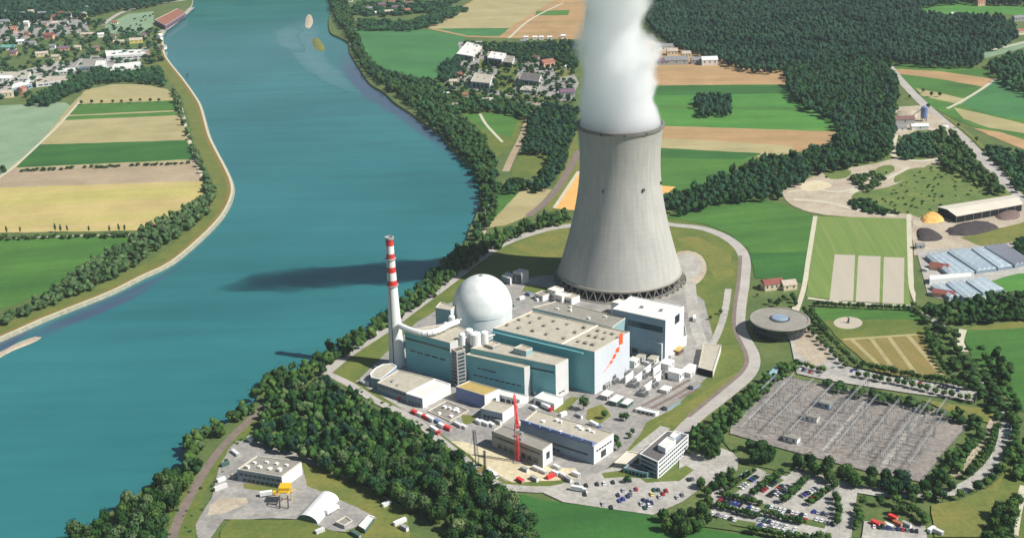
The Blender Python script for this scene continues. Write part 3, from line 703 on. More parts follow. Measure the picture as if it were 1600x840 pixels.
for zz, ta in ((96, -62), (96, -118), (96, -20), (147, -60), (147, -90), (147, -120)):
    t = R_(ta); rr = tr(zz) + .5; c = (TB.x + rr * math.cos(t), TB.y + rr * math.sin(t))
    q = MB(); q.box(c, (math.cos(t), math.sin(t)), (-math.sin(t), math.cos(t)), .9, 1.1, zz, zz + 2.2); q.build('warning_lamp_bracket', m_steel_d, tower)

# steam: a body of vapour with its own volume, drifting slightly downwind as it climbs
SZ0, SZ1 = 146.0, 368.0
def drift(z):
    h = max(0, z - 150)
    return (-.09 * h - .0004 * h * h * .2, -.36 * h - .0005 * h * h)
def srad(z):
    h = max(0, z - 150)
    return 36.5 - .15 * h + 6 * math.sin(h / 60) + 22 * min(1, max(0, h - 105) / 60)
mb = MB(); vs = []; fs = []; n = 28; zs = np.linspace(SZ0, SZ1, 16)
for z in zs:
    dx, dy = drift(z); r = (36.8 if z < 150 else srad(z) * 1.5 + 3)
    if z < 150: r = tr(148) - .8
    for i in range(n):
        t = 2 * math.pi * i / n; vs.append((TB.x + dx + r * math.cos(t), TB.y + dy + r * math.sin(t), z))
for j in range(len(zs) - 1):
    for i in range(n): fs.append((j * n + i, j * n + (i + 1) % n, (j + 1) * n + (i + 1) % n, (j + 1) * n + i))
fs.append(tuple(reversed(range(n)))); fs.append(tuple((len(zs) - 1) * n + i for i in range(n)))
def steam_mat():
    m = bpy.data.materials.new('steam'); m.use_nodes = True; t = m.node_tree; N = t.nodes; L = t.links
    N.remove(N['Principled BSDF']); out = N['Material Output']
    pv = N.new('ShaderNodeVolumePrincipled'); L.new(pv.outputs[0], out.inputs['Volume'])
    pv.inputs['Color'].default_value = (.988, .994, 1, 1); pv.inputs['Anisotropy'].default_value = .0
    geo = N.new('ShaderNodeTexCoord'); sx = N.new('ShaderNodeSeparateXYZ'); L.new(geo.outputs['Object'], sx.inputs[0])
    def mt(op, a, b=None, c=None):
        x = N.new('ShaderNodeMath'); x.operation = op
        for k, v in enumerate((a, b, c)):
            if v is None: continue
            if isinstance(v, (int, float)): x.inputs[k].default_value = v
            else: L.new(v, x.inputs[k])
        return x.outputs[0]
    h = mt('MAXIMUM', mt('SUBTRACT', sx.outputs['Z'], 150), 0)
    h2 = mt('MULTIPLY', h, h)
    cx = mt('ADD', mt('MULTIPLY', h, -.09), mt('MULTIPLY', h2, -.00008))
    cyy = mt('ADD', mt('MULTIPLY', h, -.36), mt('MULTIPLY', h2, -.0005))
    dx = mt('SUBTRACT', sx.outputs['X'], cx); dy = mt('SUBTRACT', sx.outputs['Y'], cyy)
    r = mt('SQRT', mt('ADD', mt('MULTIPLY', dx, dx), mt('MULTIPLY', dy, dy)))
    R = mt('ADD', mt('ADD', mt('ADD', 36.5, mt('MULTIPLY', h, -.15)), mt('MULTIPLY', mt('SINE', mt('DIVIDE', h, 60)), 6)), mt('MULTIPLY', mt('MINIMUM', 1, mt('DIVIDE', mt('MAXIMUM', 0, mt('SUBTRACT', h, 105)), 60)), 22))
    nzt = N.new('ShaderNodeTexNoise'); nzt.inputs['Scale'].default_value = .026; nzt.inputs['Detail'].default_value = 4; nzt.inputs['Roughness'].default_value = .55
    L.new(geo.outputs['Object'], nzt.inputs['Vector'])
    amp = mt('MINIMUM', mt('ADD', .02, mt('MULTIPLY', h, .028)), 2.1)      # ragged only once clear of the mouth
    rn = mt('DIVIDE', r, R)
    e = mt('ADD', mt('SUBTRACT', 1.02, rn), mt('MULTIPLY', mt('SUBTRACT', nzt.outputs['Fac'], .5), amp))
    soft = mt('ADD', 2.6, mt('DIVIDE', 20, mt('ADD', 1, mt('MULTIPLY', h, .12))))
    d = mt('MINIMUM', mt('MAXIMUM', mt('MULTIPLY', e, soft), 0), 1)
    d = mt('MULTIPLY', d, d)
    thin = mt('SUBTRACT', 1, mt('MULTIPLY', mt('MINIMUM', 1, mt('DIVIDE', h, 200)), .6))
    L.new(mt('MULTIPLY', mt('MULTIPLY', d, thin), .085), pv.inputs['Density'])
    m.cycles.volume_step_rate = .22
    return m
steam = link_mesh('steam_plume', [(v[0] - TB.x, v[1] - TB.y, v[2]) for v in vs], fs, steam_mat())
steam.location = TB
tag(steam, 'thick white column of steam rising from the mouth of the cooling tower', 'steam', kind='stuff')

# haze: the air itself
mbz = MB(); mbz.prism([(-6300, -4200), (6300, -4200), (6300, 6300), (-6300, 6300)], -7, 470, 0, True, True)
hz = mbz.build('haze', bpy.data.materials.new('haze')); tag(hz, kind='stuff')
hm = hz.data.materials[0]; hm.use_nodes = True; hm.node_tree.nodes.remove(hm.node_tree.nodes['Principled BSDF'])
hv = hm.node_tree.nodes.new('ShaderNodeVolumePrincipled'); hv.inputs['Color'].default_value = (.80, .90, 1, 1); hv.inputs['Density'].default_value = 0.000032
hm.node_tree.links.new(hv.outputs[0], hm.node_tree.nodes['Material Output'].inputs['Volume'])

# ------------------------------------------------------------------ trees
def ico(sub):
    import bmesh
    bm = bmesh.new(); bmesh.ops.create_icosphere(bm, subdivisions=sub, radius=1)
    bm.verts.ensure_lookup_table()
    v = np.array([x.co[:] for x in bm.verts]); f = np.array([[y.index for y in x.verts] for x in bm.faces]); bm.free(); return v, f
ICO1 = ico(1); ICO2 = ico(2)
def crown_arr(seed, lumps=7, base=ICO1, tufts=40, tall=1.0, jit=.2, spread=.52, rs=(.34, .52)):
    """unit crown: width about 1 radius, z from 0 (underside) to about 2*tall; lumps + loose leaf clumps"""
    g = np.random.default_rng(seed); V = []; Fc = []; n = 0
    for k in range(lumps):
        if k == 0: c = np.array([0, 0, tall]); r = .62
        else:
            a = 2.399 * k + g.uniform(0, .8); zz = g.uniform(-.75, .8); rr = math.sqrt(max(.05, 1 - zz * zz)) * spread * g.uniform(.8, 1.15)
            c = np.array([math.cos(a) * rr, math.sin(a) * rr, tall * (1 + .62 * zz)]); r = g.uniform(*rs)
        v, f = base
        vv = v * (1 + g.normal(0, jit, (len(v), 1))) * r * np.array([1, 1, tall ** .5])
        V.append(vv + c); Fc.append(f + n); n += len(v)
    for k in range(tufts):
        d = g.normal(0, 1, 3); d /= np.linalg.norm(d); c = d * np.array([.95, .95, .95 * tall]) * g.uniform(.8, 1.12) + [0, 0, tall]
        t = np.cross(d, g.normal(0, 1, 3)); t /= np.linalg.norm(t); s = np.cross(d, t); q = g.uniform(.07, .16)
        V.append(np.array([c + t * q, c + s * q + d * q * .6, c - t * q, c - s * q + d * q * .4])); Fc.append(np.array([[0, 1, 2], [0, 2, 3]]) + n); n += 4
    return np.vstack(V), np.vstack(Fc)
NEAR = [crown_arr(s, 30, ICO1, 170, jit=.26, spread=.66, rs=(.18, .36)) for s in range(7)]
MID = [crown_arr(20 + s, 5, ICO1, 10, jit=.22) for s in range(8)]
FAR = [crown_arr(40 + s, 3, ICO1, 0, jit=.24, spread=.45) for s in range(8)]
ROUND = [crown_arr(60 + s, 16, ICO1, 80, tall=1.0, jit=.2, spread=.5, rs=(.22, .4)) for s in range(4)]
POPL = [crown_arr(80 + s, 8, ICO1, 40, tall=2.4, jit=.2, spread=.4) for s in range(2)]

def np_mesh(name, V, Fc, m, mi=None):
    me = bpy.data.meshes.new(name); me.vertices.add(len(V)); me.vertices.foreach_set('co', V.astype(np.float32).ravel())
    k = Fc.shape[1]; me.loops.add(Fc.size); me.loops.foreach_set('vertex_index', Fc.astype(np.int32).ravel())
    me.polygons.add(len(Fc)); me.polygons.foreach_set('loop_start', np.arange(0, Fc.size, k, dtype=np.int32))
    for q in (m if isinstance(m, (list, tuple)) else [m]): me.materials.append(q)
    if mi is not None: me.polygons.foreach_set('material_index', mi)
    me.update(calc_edges=True); return me
def trunk_mb(h, r):
    q = MB(); q.bar((0, 0, -.3), (0, 0, h * .45), r, 6, r * .75); q.bar((0, 0, h * .42), (.3, .2, h * .72), r * .72, 5, r * .3)
    q.bar((0, 0, h * .4), (-h * .12, h * .06, h * .62), r * .5, 4, r * .2); q.bar((0, 0, h * .44), (h * .1, -h * .1, h * .64), r * .5, 4, r * .2)
    return q
PROTO = {}
def tree_proto(kind, variant, mi):
    """root + trunk + crown for a unit tree: height 1, built once per kind, variant and foliage"""
    key = (kind, variant, mi)
    if key in PROTO: return PROTO[key]
    if kind == 'round_tree': V, Fc = ROUND[variant % 4]; cr, zb, zs_ = .36, .26, .37
    elif kind == 'columnar_tree': V, Fc = POPL[variant % 2]; cr, zb, zs_ = .16, .06, .195
    else: V, Fc = NEAR[variant % 7]; cr, zb, zs_ = .40, .13, .435
    V = V * [cr, cr, zs_] + [0, 0, zb]
    cme = np_mesh('crown', V, Fc, m_fol[mi])
    q = trunk_mb(1.0, .022)
    tme = bpy.data.meshes.new('trunk'); tme.from_pydata(q.v, [], q.f); tme.materials.append(m_bark)
    PROTO[key] = (tme, cme); return PROTO[key]
NTREE = [0]
def place_tree(kind, p, h, label, group, mi, cat='tree', wid=1.0):
    tme, cme = tree_proto(kind, rnd.randrange(7), mi)
    r = bpy.data.objects.new(kind, None); COL.objects.link(r); r.location = (p[0], p[1], 0)
    r.rotation_euler = (0, 0, rnd.uniform(0, 6.28)); r.scale = (h * wid, h * wid, h); r.empty_display_size = .5
    for nme, me in (('trunk', tme), ('crown', cme)):
        o = bpy.data.objects.new(nme, me); COL.objects.link(o); o.parent = r
    tag(r, label, cat, group); NTREE[0] += 1
    return r
def mass(name, items, variants, m, label=None):
    """many crowns nobody could tell apart as ONE object; items: (x, y, height, width)"""
    if not items: return
    Vs = []; Fs = []; n = 0
    for x, y, h, wd in items:
        V, Fc = variants[rnd.randrange(len(variants))]
        a = rnd.uniform(0, 6.28); c, s = math.cos(a), math.sin(a)
        W = np.empty_like(V); W[:, 0] = (V[:, 0] * c - V[:, 1] * s) * wd + x; W[:, 1] = (V[:, 0] * s + V[:, 1] * c) * wd + y
        W[:, 2] = V[:, 2] * h * .46 + h * .04
        Vs.append(W); Fs.append(Fc + n); n += len(V)
    o = bpy.data.objects.new(name, np_mesh(name, np.vstack(Vs), np.vstack(Fs), m)); COL.objects.link(o)
    return tag(o, label, 'woodland' if label else None, kind='stuff')

KEEP = []    # footprints where no tree may stand
def region_points(px, spacing, zc, jitter=.4, dens=1.0):
    W = [P(x, y, zc) for x, y in px]
    x0 = min(p.x for p in W); x1 = max(p.x for p in W); y0 = min(p.y for p in W); y1 = max(p.y for p in W)
    out = []; j = 0; y = y0
    while y < y1:
        x = x0 + (spacing / 2 if j % 2 else 0)
        while x < x1:
            xx = x + rnd.uniform(-1, 1) * jitter * spacing; yy = y + rnd.uniform(-1, 1) * jitter * spacing
            if inside(xx, yy, W) and rnd.random() < min(dens, .95): out.append((xx, yy))
            x += spacing
        y += spacing * .87; j += 1
    return out
# region: name of the wood, pixel outline, spacing, height, foliage indices, label, group
WOODS = [
 # front wood
 ('wood', [(415, 622), (440, 598), (505, 590), (560, 615), (620, 645), (670, 678), (720, 715), (765, 755), (800, 772), (832, 802), (850, 850), (700, 850), (678, 805), (600, 772), (545, 748), (480, 716), (420, 692), (404, 684), (402, 655)],
  7.6, (8, 16), (0, 0, 1, 1, 2, 3), 'broad dark green tree in the dense wood between the lower yard and the power station', 'trees of the dense wood beside the lower yard'),
 ('wood', [(400, 608), (402, 634), (352, 662), (322, 700), (300, 728), (292, 740), (300, 720), (288, 712), (286, 685), (330, 664), (380, 632)],
  8, (10, 14), (0, 1, 3), 'leafy tree on the river bank above the railway bend', 'trees on the bank between river and railway'),
 ('wood', [(288, 722), (312, 722), (300, 750), (285, 775), (268, 805), (248, 860), (80, 870), (112, 832), (160, 808), (205, 780), (250, 745)],
  9, (10, 15), (0, 0, 1, 3), 'leafy tree on the wooded river bank beside the lower end of the railway', 'trees on the bank at the lower end of the railway'),
 ('wood', [(742, 374), (790, 358), (850, 337), (888, 325), (888, 346), (850, 350), (800, 368), (750, 398), (720, 420), (690, 446), (650, 474), (610, 503), (570, 530), (530, 556), (508, 578), (470, 596), (430, 600), (412, 606), (405, 592), (440, 577), (500, 550), (560, 515), (600, 490), (640, 455), (680, 420), (710, 388)],
  8.2, (9, 14), (0, 0, 1), 'leafy tree in the belt between the river and the perimeter road', 'trees between river and perimeter road'),
 # upstream bank
 ('wood', [(517, 8), (526, 28), (550, 62), (562, 97), (592, 126), (628, 150), (662, 180), (704, 216), (742, 262), (754, 292), (757, 322), (742, 350), (742, 366), (758, 362), (772, 330), (784, 300), (784, 275), (770, 240), (752, 205), (722, 180), (702, 150), (680, 125), (640, 118), (600, 108), (572, 85), (556, 45), (540, 0), (530, -30), (512, -20)],
  9.5, (10, 16), (0, 0, 2), None, None),
 ('wood', [(700, 150), (720, 148), (790, 155), (830, 160), (820, 180), (770, 168), (720, 172)], 9.5, (9, 13), (0, 2), None, None),
 ('wood', [(820, 172), (850, 162), (905, 165), (895, 212), (880, 258), (850, 292), (790, 296), (788, 280), (836, 280), (856, 250), (856, 238), (815, 232), (826, 195)], 9.5, (10, 15), (0, 2), None, None),
 ('wood', [(725, 62), (760, 66), (900, 62), (905, 100), (885, 100), (865, 88), (825, 92), (770, 76), (735, 72)], 10, (8, 13), (0, 2), None, None),
 ('wood', [(690, 95), (716, 88), (724, 108), (700, 122), (685, 122)], 9.5, (9, 13), (2,), None, None),
 ('wood', [(560, 28), (640, 30), (700, 8), (735, 10), (680, 36), (640, 44), (560, 42)], 12, (8, 12), (2,), None, None),
 # hedge wood behind the tower to the right
 ('wood', [(1036, 308), (1056, 300), (1085, 290), (1120, 276), (1150, 262), (1185, 248), (1235, 242), (1300, 222), (1312, 205), (1300, 184), (1262, 168), (1236, 148), (1226, 115), (1232, 100), (1300, 80), (1390, 95), (1402, 130), (1398, 180), (1394, 215), (1388, 238), (1350, 252), (1292, 262), (1250, 282), (1222, 300), (1180, 307), (1130, 312), (1080, 324), (1042, 330)],
  9.5, (12, 19), (2, 0), None, None),
 # groups near the substation and car parks
 ('wood', [(1080, 688), (1084, 664), (1120, 640), (1170, 605), (1212, 572), (1222, 556), (1242, 560), (1238, 578), (1216, 586), (1180, 616), (1142, 655), (1128, 672), (1108, 692)],
  7.5, (7, 11), (0, 1, 1), 'green tree in the narrow strip between perimeter road and substation', 'trees between perimeter road and substation'),
 ('wood', [(1085, 690), (1108, 665), (1135, 680), (1128, 702), (1100, 705)], 8, (9, 13), (0, 0), 'tall dark tree at the end of the office block', 'trees at the end of the office block'),
 ('wood', [(1165, 690), (1175, 678), (1200, 688), (1215, 700), (1200, 712), (1175, 708)], 8, (9, 13), (0, 0), 'tall dark tree at the near left corner of the substation', 'trees at the near left corner of the substation'),
 ('wood', [(1240, 712), (1255, 700), (1275, 715), (1300, 718), (1330, 728), (1345, 745), (1320, 748), (1285, 735), (1250, 728)], 8.5, (8, 12), (0, 0, 1), 'dark tree below the near edge of the substation', 'trees below the near edge of the substation'),
 ('wood', [(1345, 732), (1372, 724), (1400, 730), (1440, 748), (1470, 756), (1462, 768), (1420, 765), (1360, 758)], 8.5, (9, 13), (0, 0, 2), 'dark tree below the near right corner of the substation', 'trees below the near right corner of the substation'),
 ('wood', [(1455, 745), (1470, 722), (1490, 700), (1520, 668), (1536, 655), (1545, 662), (1520, 700), (1500, 728), (1492, 756), (1470, 762)], 8.5, (7, 11), (0, 1, 1), 'green tree along the right edge of the substation', 'trees along the right edge of the substation'),
 ('wood', [(1290, 588), (1330, 598), (1395, 606), (1440, 620), (1500, 636), (1545, 652), (1530, 658), (1450, 636), (1390, 622), (1300, 602)], 8, (7, 10), (0, 1), 'bushy tree in the hedge along the far edge of the substation', 'trees along the far edge of the substation'),
 ('wood', [(1535, 850), (1545, 800), (1575, 775), (1590, 765), (1588, 800), (1578, 850)], 8.5, (9, 13), (0, 1), 'leafy tree beside the track in the lower right corner', 'trees beside the lower right track'),
 ('wood', [(1570, 700), (1590, 680), (1640, 690), (1640, 740), (1590, 735), (1575, 720)], 9, (8, 12), (0, 1), 'leafy tree between the ring road and the right hand field', 'trees between ring road and right hand field'),
 ('wood', [(1022, 800), (1060, 785), (1095, 775), (1112, 790), (1108, 812), (1085, 828), (1040, 815)], 7.5, (7, 10), (0, 1), 'leafy tree between the front car park and the green field', 'trees beside the front car park'),
 ('wood', [(1085, 745), (1115, 735), (1150, 715), (1160, 725), (1130, 752), (1110, 775), (1095, 775)], 8, (6, 9), (1, 1), 'small tree between the forecourt and the rows of parked cars', 'trees beside the forecourt'),
 ('wood', [(1555, 545), (1565, 545), (1578, 570), (1588, 585), (1572, 588), (1558, 568)], 8.5, (12, 14), (0,), None, None),
]
FOREST = [
 ([(1012, -50), (1640, -50), (1640, 4), (1500, 0), (1440, 6), (1436, 18), (1470, 22), (1560, 24), (1584, 36), (1590, 58), (1540, 78), (1530, 96), (1480, 98), (1392, 92), (1300, 84), (1232, 104), (1180, 108), (1120, 88), (1062, 74), (1030, 52), (1012, 30)], 10.5, (16, 24), 2),
 ([(1545, 95), (1575, 84), (1640, 66), (1640, 150), (1600, 140), (1560, 118)], 10, (14, 20), 2),
 ([(-40, -60), (300, -60), (290, -8), (230, 6), (165, 14), (140, 22), (60, 26), (-40, 30)], 13, (12, 18), 2),
 ([(300, -60), (300, -22), (400, -42), (500, -60)], 14, (12, 18), 2),
]
FOREST_MID = [
 ([(1645, 268), (1980, 305), (1980, 345), (1650, 335)], 11, (10, 15), 0),
 ([(1640, 605), (2060, 625), (2060, 650), (1640, 632)], 10, (8, 13), 0),
 ([(560, 870), (860, 880), (840, 960), (560, 960)], 9, (10, 14), 0),
 ([(40, 162), (60, 145), (110, 122), (160, 108), (250, 106), (262, 132), (200, 124), (155, 128), (95, 152), (75, 162)], 10, (9, 14), 2),
 ([(268, 135), (278, 150), (290, 190), (306, 232), (320, 262), (336, 290), (335, 312), (320, 333), (295, 355), (262, 376), (222, 402), (182, 427), (132, 452), (92, 466), (50, 484), (-60, 525), (-60, 505), (0, 490), (40, 477), (85, 452), (105, 432), (150, 402), (190, 380), (215, 362), (240, 347), (282, 328), (316, 306), (320, 285), (312, 262), (298, 225), (285, 190), (274, 158)], 8.5, (8, 13), 3),
 ([(-40, 366), (215, 361), (215, 364), (-40, 370)], 6, (4, 6), 0),
 ([(30, 261), (300, 248), (300, 250), (30, 263)], 6, (3, 5), 0),
 ([(0, 255), (8, 252), (10, 262), (0, 268)], 7, (6, 9), 0),
 ([(1085, 160), (1092, 151), (1140, 152), (1145, 168), (1140, 180), (1090, 180)], 9, (14, 18), 2),
 ([(1462, 205), (1480, 200), (1520, 240), (1560, 285), (1575, 303), (1548, 300), (1520, 278), (1480, 262), (1466, 250)], 9.5, (9, 14), 0),
 ([(1402, 216), (1430, 208), (1462, 212), (1466, 240), (1440, 246), (1404, 244)], 9.5, (9, 13), 2),
 ([(1540, 225), (1590, 235), (1640, 260), (1640, 320), (1595, 300), (1565, 262)], 10.5, (8, 12), 2),
 ([(1440, 480), (1455, 470), (1500, 472), (1570, 455), (1640, 452), (1640, 490), (1590, 496), (1530, 500), (1470, 500)], 9, (8, 13), 0),
 ([(1440, 500), (1452, 508), (1462, 540), (1480, 570), (1505, 585), (1530, 600), (1520, 560), (1500, 540), (1490, 515), (1470, 505), (1452, 492)], 9.5, (6, 10), 0),
 ([(1500, 545), (1520, 560), (1560, 595), (1592, 640), (1590, 668), (1560, 655), (1535, 612), (1510, 585)], 9.5, (6, 10), 0),
 ([(1578, 380), (1600, 368), (1640, 372), (1640, 395), (1600, 398)], 9, (8, 12), 0),
 ([(1330, 272), (1368, 262), (1380, 275), (1368, 292), (1348, 296)], 8, (5, 8), 0),
 ([(1325, 310), (1352, 300), (1372, 318), (1420, 332), (1470, 330), (1380, 330), (1340, 325)], 7, (3, 6), 0),
 ([(560, 0), (600, 4), (720, -5), (700, 15), (600, 24), (540, 20)], 22, (7, 12), 2),
]
cand = []
for k, (nm, px, sp, hh, fol, lab, grp) in enumerate(WOODS):
    for x, y in region_points(px, sp, 6 if k < 4 else 8):
        h = rnd.uniform(*hh) * (1 + .15 * noise.noise(Vector((x * .03, y * .03, 0))))
        cand.append((math.hypot(math.hypot(x, y), CAMH), x, y, h, k, rnd.choice(fol)))
cand.sort()
def px_of(x, y, z=6):
    v = Vector((x, y, z - CAMH)); d = v.dot(F); return 800 + FPX * v.dot(RT) / d, 420 - FPX * v.dot(UP) / d
def wood_zone(k, x, y, lab, grp):
    u, v = px_of(x, y)
    if k == 0:
        t = (u - 415) / 430; edge = v - (600 + t * 190)      # below or above the long axis of the wood
        along = 'upper left end' if t < .22 else 'left half' if t < .45 else 'right half' if t < .72 else 'lower right tip'
        side = 'towards the plant' if edge < 8 else 'in the middle' if edge < 42 else 'facing the lower yard'
        return 'dark tree at the %s of the front wood, %s' % (along, side), 'trees at the %s of the dense front wood, %s' % (along, side)
    if k == 2:
        side = 'next to the railway' if u > 255 - (v - 760) * .2 else 'hanging over the water'
        part = 'near the rail bend' if v < 770 else 'close to the bottom picture edge'
        return 'leafy bank tree %s, %s' % (part, side), 'lower bank trees %s, %s' % (part, side)
    return lab, grp
NIND = 290
indiv = [c for c in cand if WOODS[c[4]][5]][:NIND]
ids = set(id(c) for c in indiv)
for d, x, y, h, k, fo in indiv:
    zl, zg = wood_zone(k, x, y, WOODS[k][5], WOODS[k][6])
    place_tree('broadleaf_tree', (x, y), h * 1.04, zl, zg, fo, wid=rnd.uniform(.78, 1.2) * (.78 if h > 12 else 1.0))
rest = {}
for c in cand:
    if id(c) in ids: continue
    rest.setdefault((c[4], c[5]), []).append((c[1], c[2], c[3], WOODS[c[4]][2] * rnd.uniform(.56, .72)))
for (k, fo), it in rest.items(): mass('woodland', it, MID, m_fol[fo])
for px, sp, hh, fo in FOREST:
    mass('forest', [(x, y, rnd.uniform(*hh) * (1 + .35 * noise.noise(Vector((x * .012, y * .012, 0)))), sp * rnd.uniform(.45, .82)) for x, y in region_points(px, sp, 11)], FAR, m_fol[fo])
for px, sp, hh, fo in FOREST_MID:
    mass('woodland', [(x, y, rnd.uniform(*hh), sp * rnd.uniform(.52, .72)) for x, y in region_points(px, sp, 5)], MID, m_fol[fo])
# scattered town trees
town = region_points([(-40, 22), (140, 10), (170, 40), (250, 45), (255, 100), (200, 110), (110, 118), (60, 145), (-40, 165)], 21, 4, dens=.8)
mass('town_trees', [(x, y, rnd.uniform(7, 12), rnd.uniform(5, 8)) for x, y in town], MID, m_fol[2])
town = region_points([(720, 80), (800, 80), (900, 100), (900, 160), (790, 160), (700, 150), (690, 125)], 13, 4, dens=.6)
mass('town_trees', [(x, y, rnd.uniform(6, 10), rnd.uniform(4, 6)) for x, y in town], MID, m_fol[0])

# wooded hill beyond the bend of the river, outside the frame; the far water mirrors it
hv_, hf_ = [], []; nx, ny = 40, 14
for j in range(ny):
    for i in range(nx):
        x = -1900 + i * 80; y = 3250 + j * 90
        z = (250 - i * 2.5) * math.sin(math.pi * min(1, j / 5) / 2) * (.8 + .3 * noise.noise(Vector((x * .002, y * .002, 3)))) - (7 if j == 0 else 0)
        hv_.append((x, y, z))
for j in range(ny - 1):
    for i in range(nx - 1): hf_.append((j * nx + i, j * nx + i + 1, (j + 1) * nx + i + 1, (j + 1) * nx + i))
tag(link_mesh('hills', hv_, hf_, m_fol[2], smooth=True), kind='structure')
tag(link_mesh('hills_ground', [(-2000, 3200, .02), (1300, 3200, .02), (1300, 3520, .02), (-2000, 3520, .02)], [(0, 1, 2, 3)], m_grass), kind='structure')
# ------------------------------------------------------------------ power station buildings
def block(name, label, cat, roof, h, wm, rm, wins=(), vents=0, group=None, zb=0.0, parapet=.7, trim=None, faces=None, ventm=None, lay=None):
    """roof: photo pixels of the roof corners (front, right, far, left, ...) at height h; wins: (wall, z0, z1, s0, s1, count)"""
    pts = [P(x, y, h) for x, y in roof]
    if area2(pts) < 0: pts = list(reversed(pts))
    k = len(pts)
    root = empty(name, Vector((pts[0].x, pts[0].y, zb)), label, cat, group)
    c = sum(pts, Vector()) / k
    ins = [p + (c - p).normalized() * .9 for p in pts]
    m = MB()
    for i in range(k):
        a, b = pts[i], pts[(i + 1) % k]
        mi = faces[i] if faces else 0
        m.add([(a.x, a.y, zb), (b.x, b.y, zb), (b.x, b.y, h - .5), (a.x, a.y, h - .5)], [(0, 1, 2, 3)], mi)
    m.build('wall', wm, root)
    t = MB()
    for i in range(k):
        a, b = pts[i], pts[(i + 1) % k]; a2, b2 = ins[i], ins[(i + 1) % k]
        t.add([(a.x, a.y, h - .5), (b.x, b.y, h - .5), (b.x, b.y, h), (a.x, a.y, h), (b2.x, b2.y, h), (a2.x, a2.y, h), (b2.x, b2.y, h - parapet), (a2.x, a2.y, h - parapet)],
              [(0, 1, 2, 3), (3, 2, 4, 5), (5, 4, 6, 7)])
    t.build('parapet', trim or m_cream, root)
    rr = link_mesh('roof', [(p.x, p.y, h - parapet + .05) for p in ins], [tuple(range(k))], rm, root)
    if k == 4:
        for q in range(vents):
            if lay: u, v = lay[q % len(lay)]
            else: u, v = rnd.uniform(.12, .88), rnd.uniform(.15, .85)
            p = (pts[0] * (1 - u) + pts[1] * u) * (1 - v) + (pts[3] * (1 - u) + pts[2] * u) * v
            ax = unit(pts[0], pts[1]); ay = Vector((-ax.y, ax.x, 0)); s = MB()
            s.box(p, ax, ay, rnd.uniform(.8, 1.6), rnd.uniform(.8, 1.5), h - parapet, h - parapet + rnd.uniform(1.0, 2.0)); s.build('roof_vent', ventm or m_steel, root)
    for (wi, z0, z1, s0, s1, cnt) in wins:
        a, b = pts[wi % k], pts[(wi + 1) % k]; d = b - a; nn = Vector((d.y, -d.x, 0)).normalized() * .12
        for j in range(cnt):
            w0 = s0 + (s1 - s0) * (j + .12) / cnt; w1 = s0 + (s1 - s0) * (j + .88) / cnt
            if cnt == 1: w0, w1 = s0, s1
            p = a + d * w0; q = a + d * w1; s = MB()
            vs_ = [(p.x, p.y), (q.x, q.y), (q.x + nn.x, q.y + nn.y), (p.x + nn.x, p.y + nn.y)]
            s.prism(vs_, zb + z0, zb + z1, 0, True, True); s.build('window_or_shade_band' if cnt == 1 else 'window', m_win, root)
    return root, pts

# turbine hall, end wall with the orange swoosh
th, tp = block('turbine_hall', 'largest teal clad hall with pebble roof and orange swoosh on its pale end wall', 'industrial hall',
      [(929, 549), (984, 518), (831, 485), (770, 512)], 36, [m_teal, m_endw], m_roof_b, faces=[1, 0, 0, 0], vents=24, parapet=1.0,
      lay=[(u, v) for v in (.1, .24, .38, .55, .69, .83, .95, .17) for u in (.25, .55, .8)], ventm=m_roof_g,
      wins=[(3, 31.2, 32.4, .05, .88, 1)])
# joint across the roof
a = tp[0] * .68 + tp[3] * .32; b = tp[1] * .68 + tp[2] * .32
s = MB(); s.bar((a.x, a.y, 35.4), (b.x, b.y, 35.4), .9, 4); s.build('roof_joint', m_cream, th)
# overhanging shade ledge on the front
A, B = tp[3], tp[0]; d = (B - A); nn = Vector((d.y, -d.x, 0)).normalized()
s = MB(); p = A; q = A + d * .9; s.prism([(p.x, p.y), (q.x, q.y), (q.x + nn.x * 2.2, q.y + nn.y * 2.2), (p.x + nn.x * 2.2, p.y + nn.y * 2.2)], 32.4, 33.6, 0, True, True); s.build('canopy', m_teal, th)
def wall_quad(px, A, B, m, root, name, out=.15):
    pts = [on_wall(x, y, A, B) for x, y in px]
    n = Vector((B.y - A.y, A.x - B.x, 0)).normalized() * out
    return link_mesh(name, [p + n for p in pts] + [p for p in pts], [tuple(range(len(pts)))] + [(i, (i + 1) % len(pts), (i + 1) % len(pts) + len(pts), i + len(pts)) for i in range(len(pts))], m, root)
A, B = tp[0], tp[1]
for q, mm in (([(967, 539), (973, 536), (973, 522), (971, 519), (967, 523)], m_or), ([(961, 551), (967, 549), (968, 541), (963, 544)], m_or),
              ([(956, 561), (961, 559), (963, 552), (959, 553)], m_or), ([(951, 569), (956, 567), (958, 562), (954, 563)], m_or),
              ([(946, 577), (951, 573), (953, 569), (949, 571)], m_or2), ([(941, 584), (946, 579), (948, 576), (943, 580)], m_or2),
              ([(937, 590), (941, 586), (943, 584), (938, 588)], m_or3), ([(933, 596), (937, 592), (938, 590), (934, 593)], m_or3)):
    wall_quad(q, A, B, mm, th, 'emblem_stripe')
block('turbine_annex', 'lower grey roofed teal hall behind the largest hall, towards the cooling tower', 'industrial hall',
      [(957, 511), (978, 496), (868, 470), (832, 480)], 31, m_teal_l, m_roof_g, vents=5, ventm=m_roof_w)
block('switchgear_building', 'mid height teal building with pale end wall directly in front of the largest hall', 'industrial building',
      [(868, 570), (888, 560), (770, 533), (735, 543)], 29, [m_teal, m_wall], m_roof_b, faces=[1, 0, 0, 0], vents=0, wins=[(3, 22, 23.2, .5, .98, 1), (0, 4, 5, .2, .7, 2)])
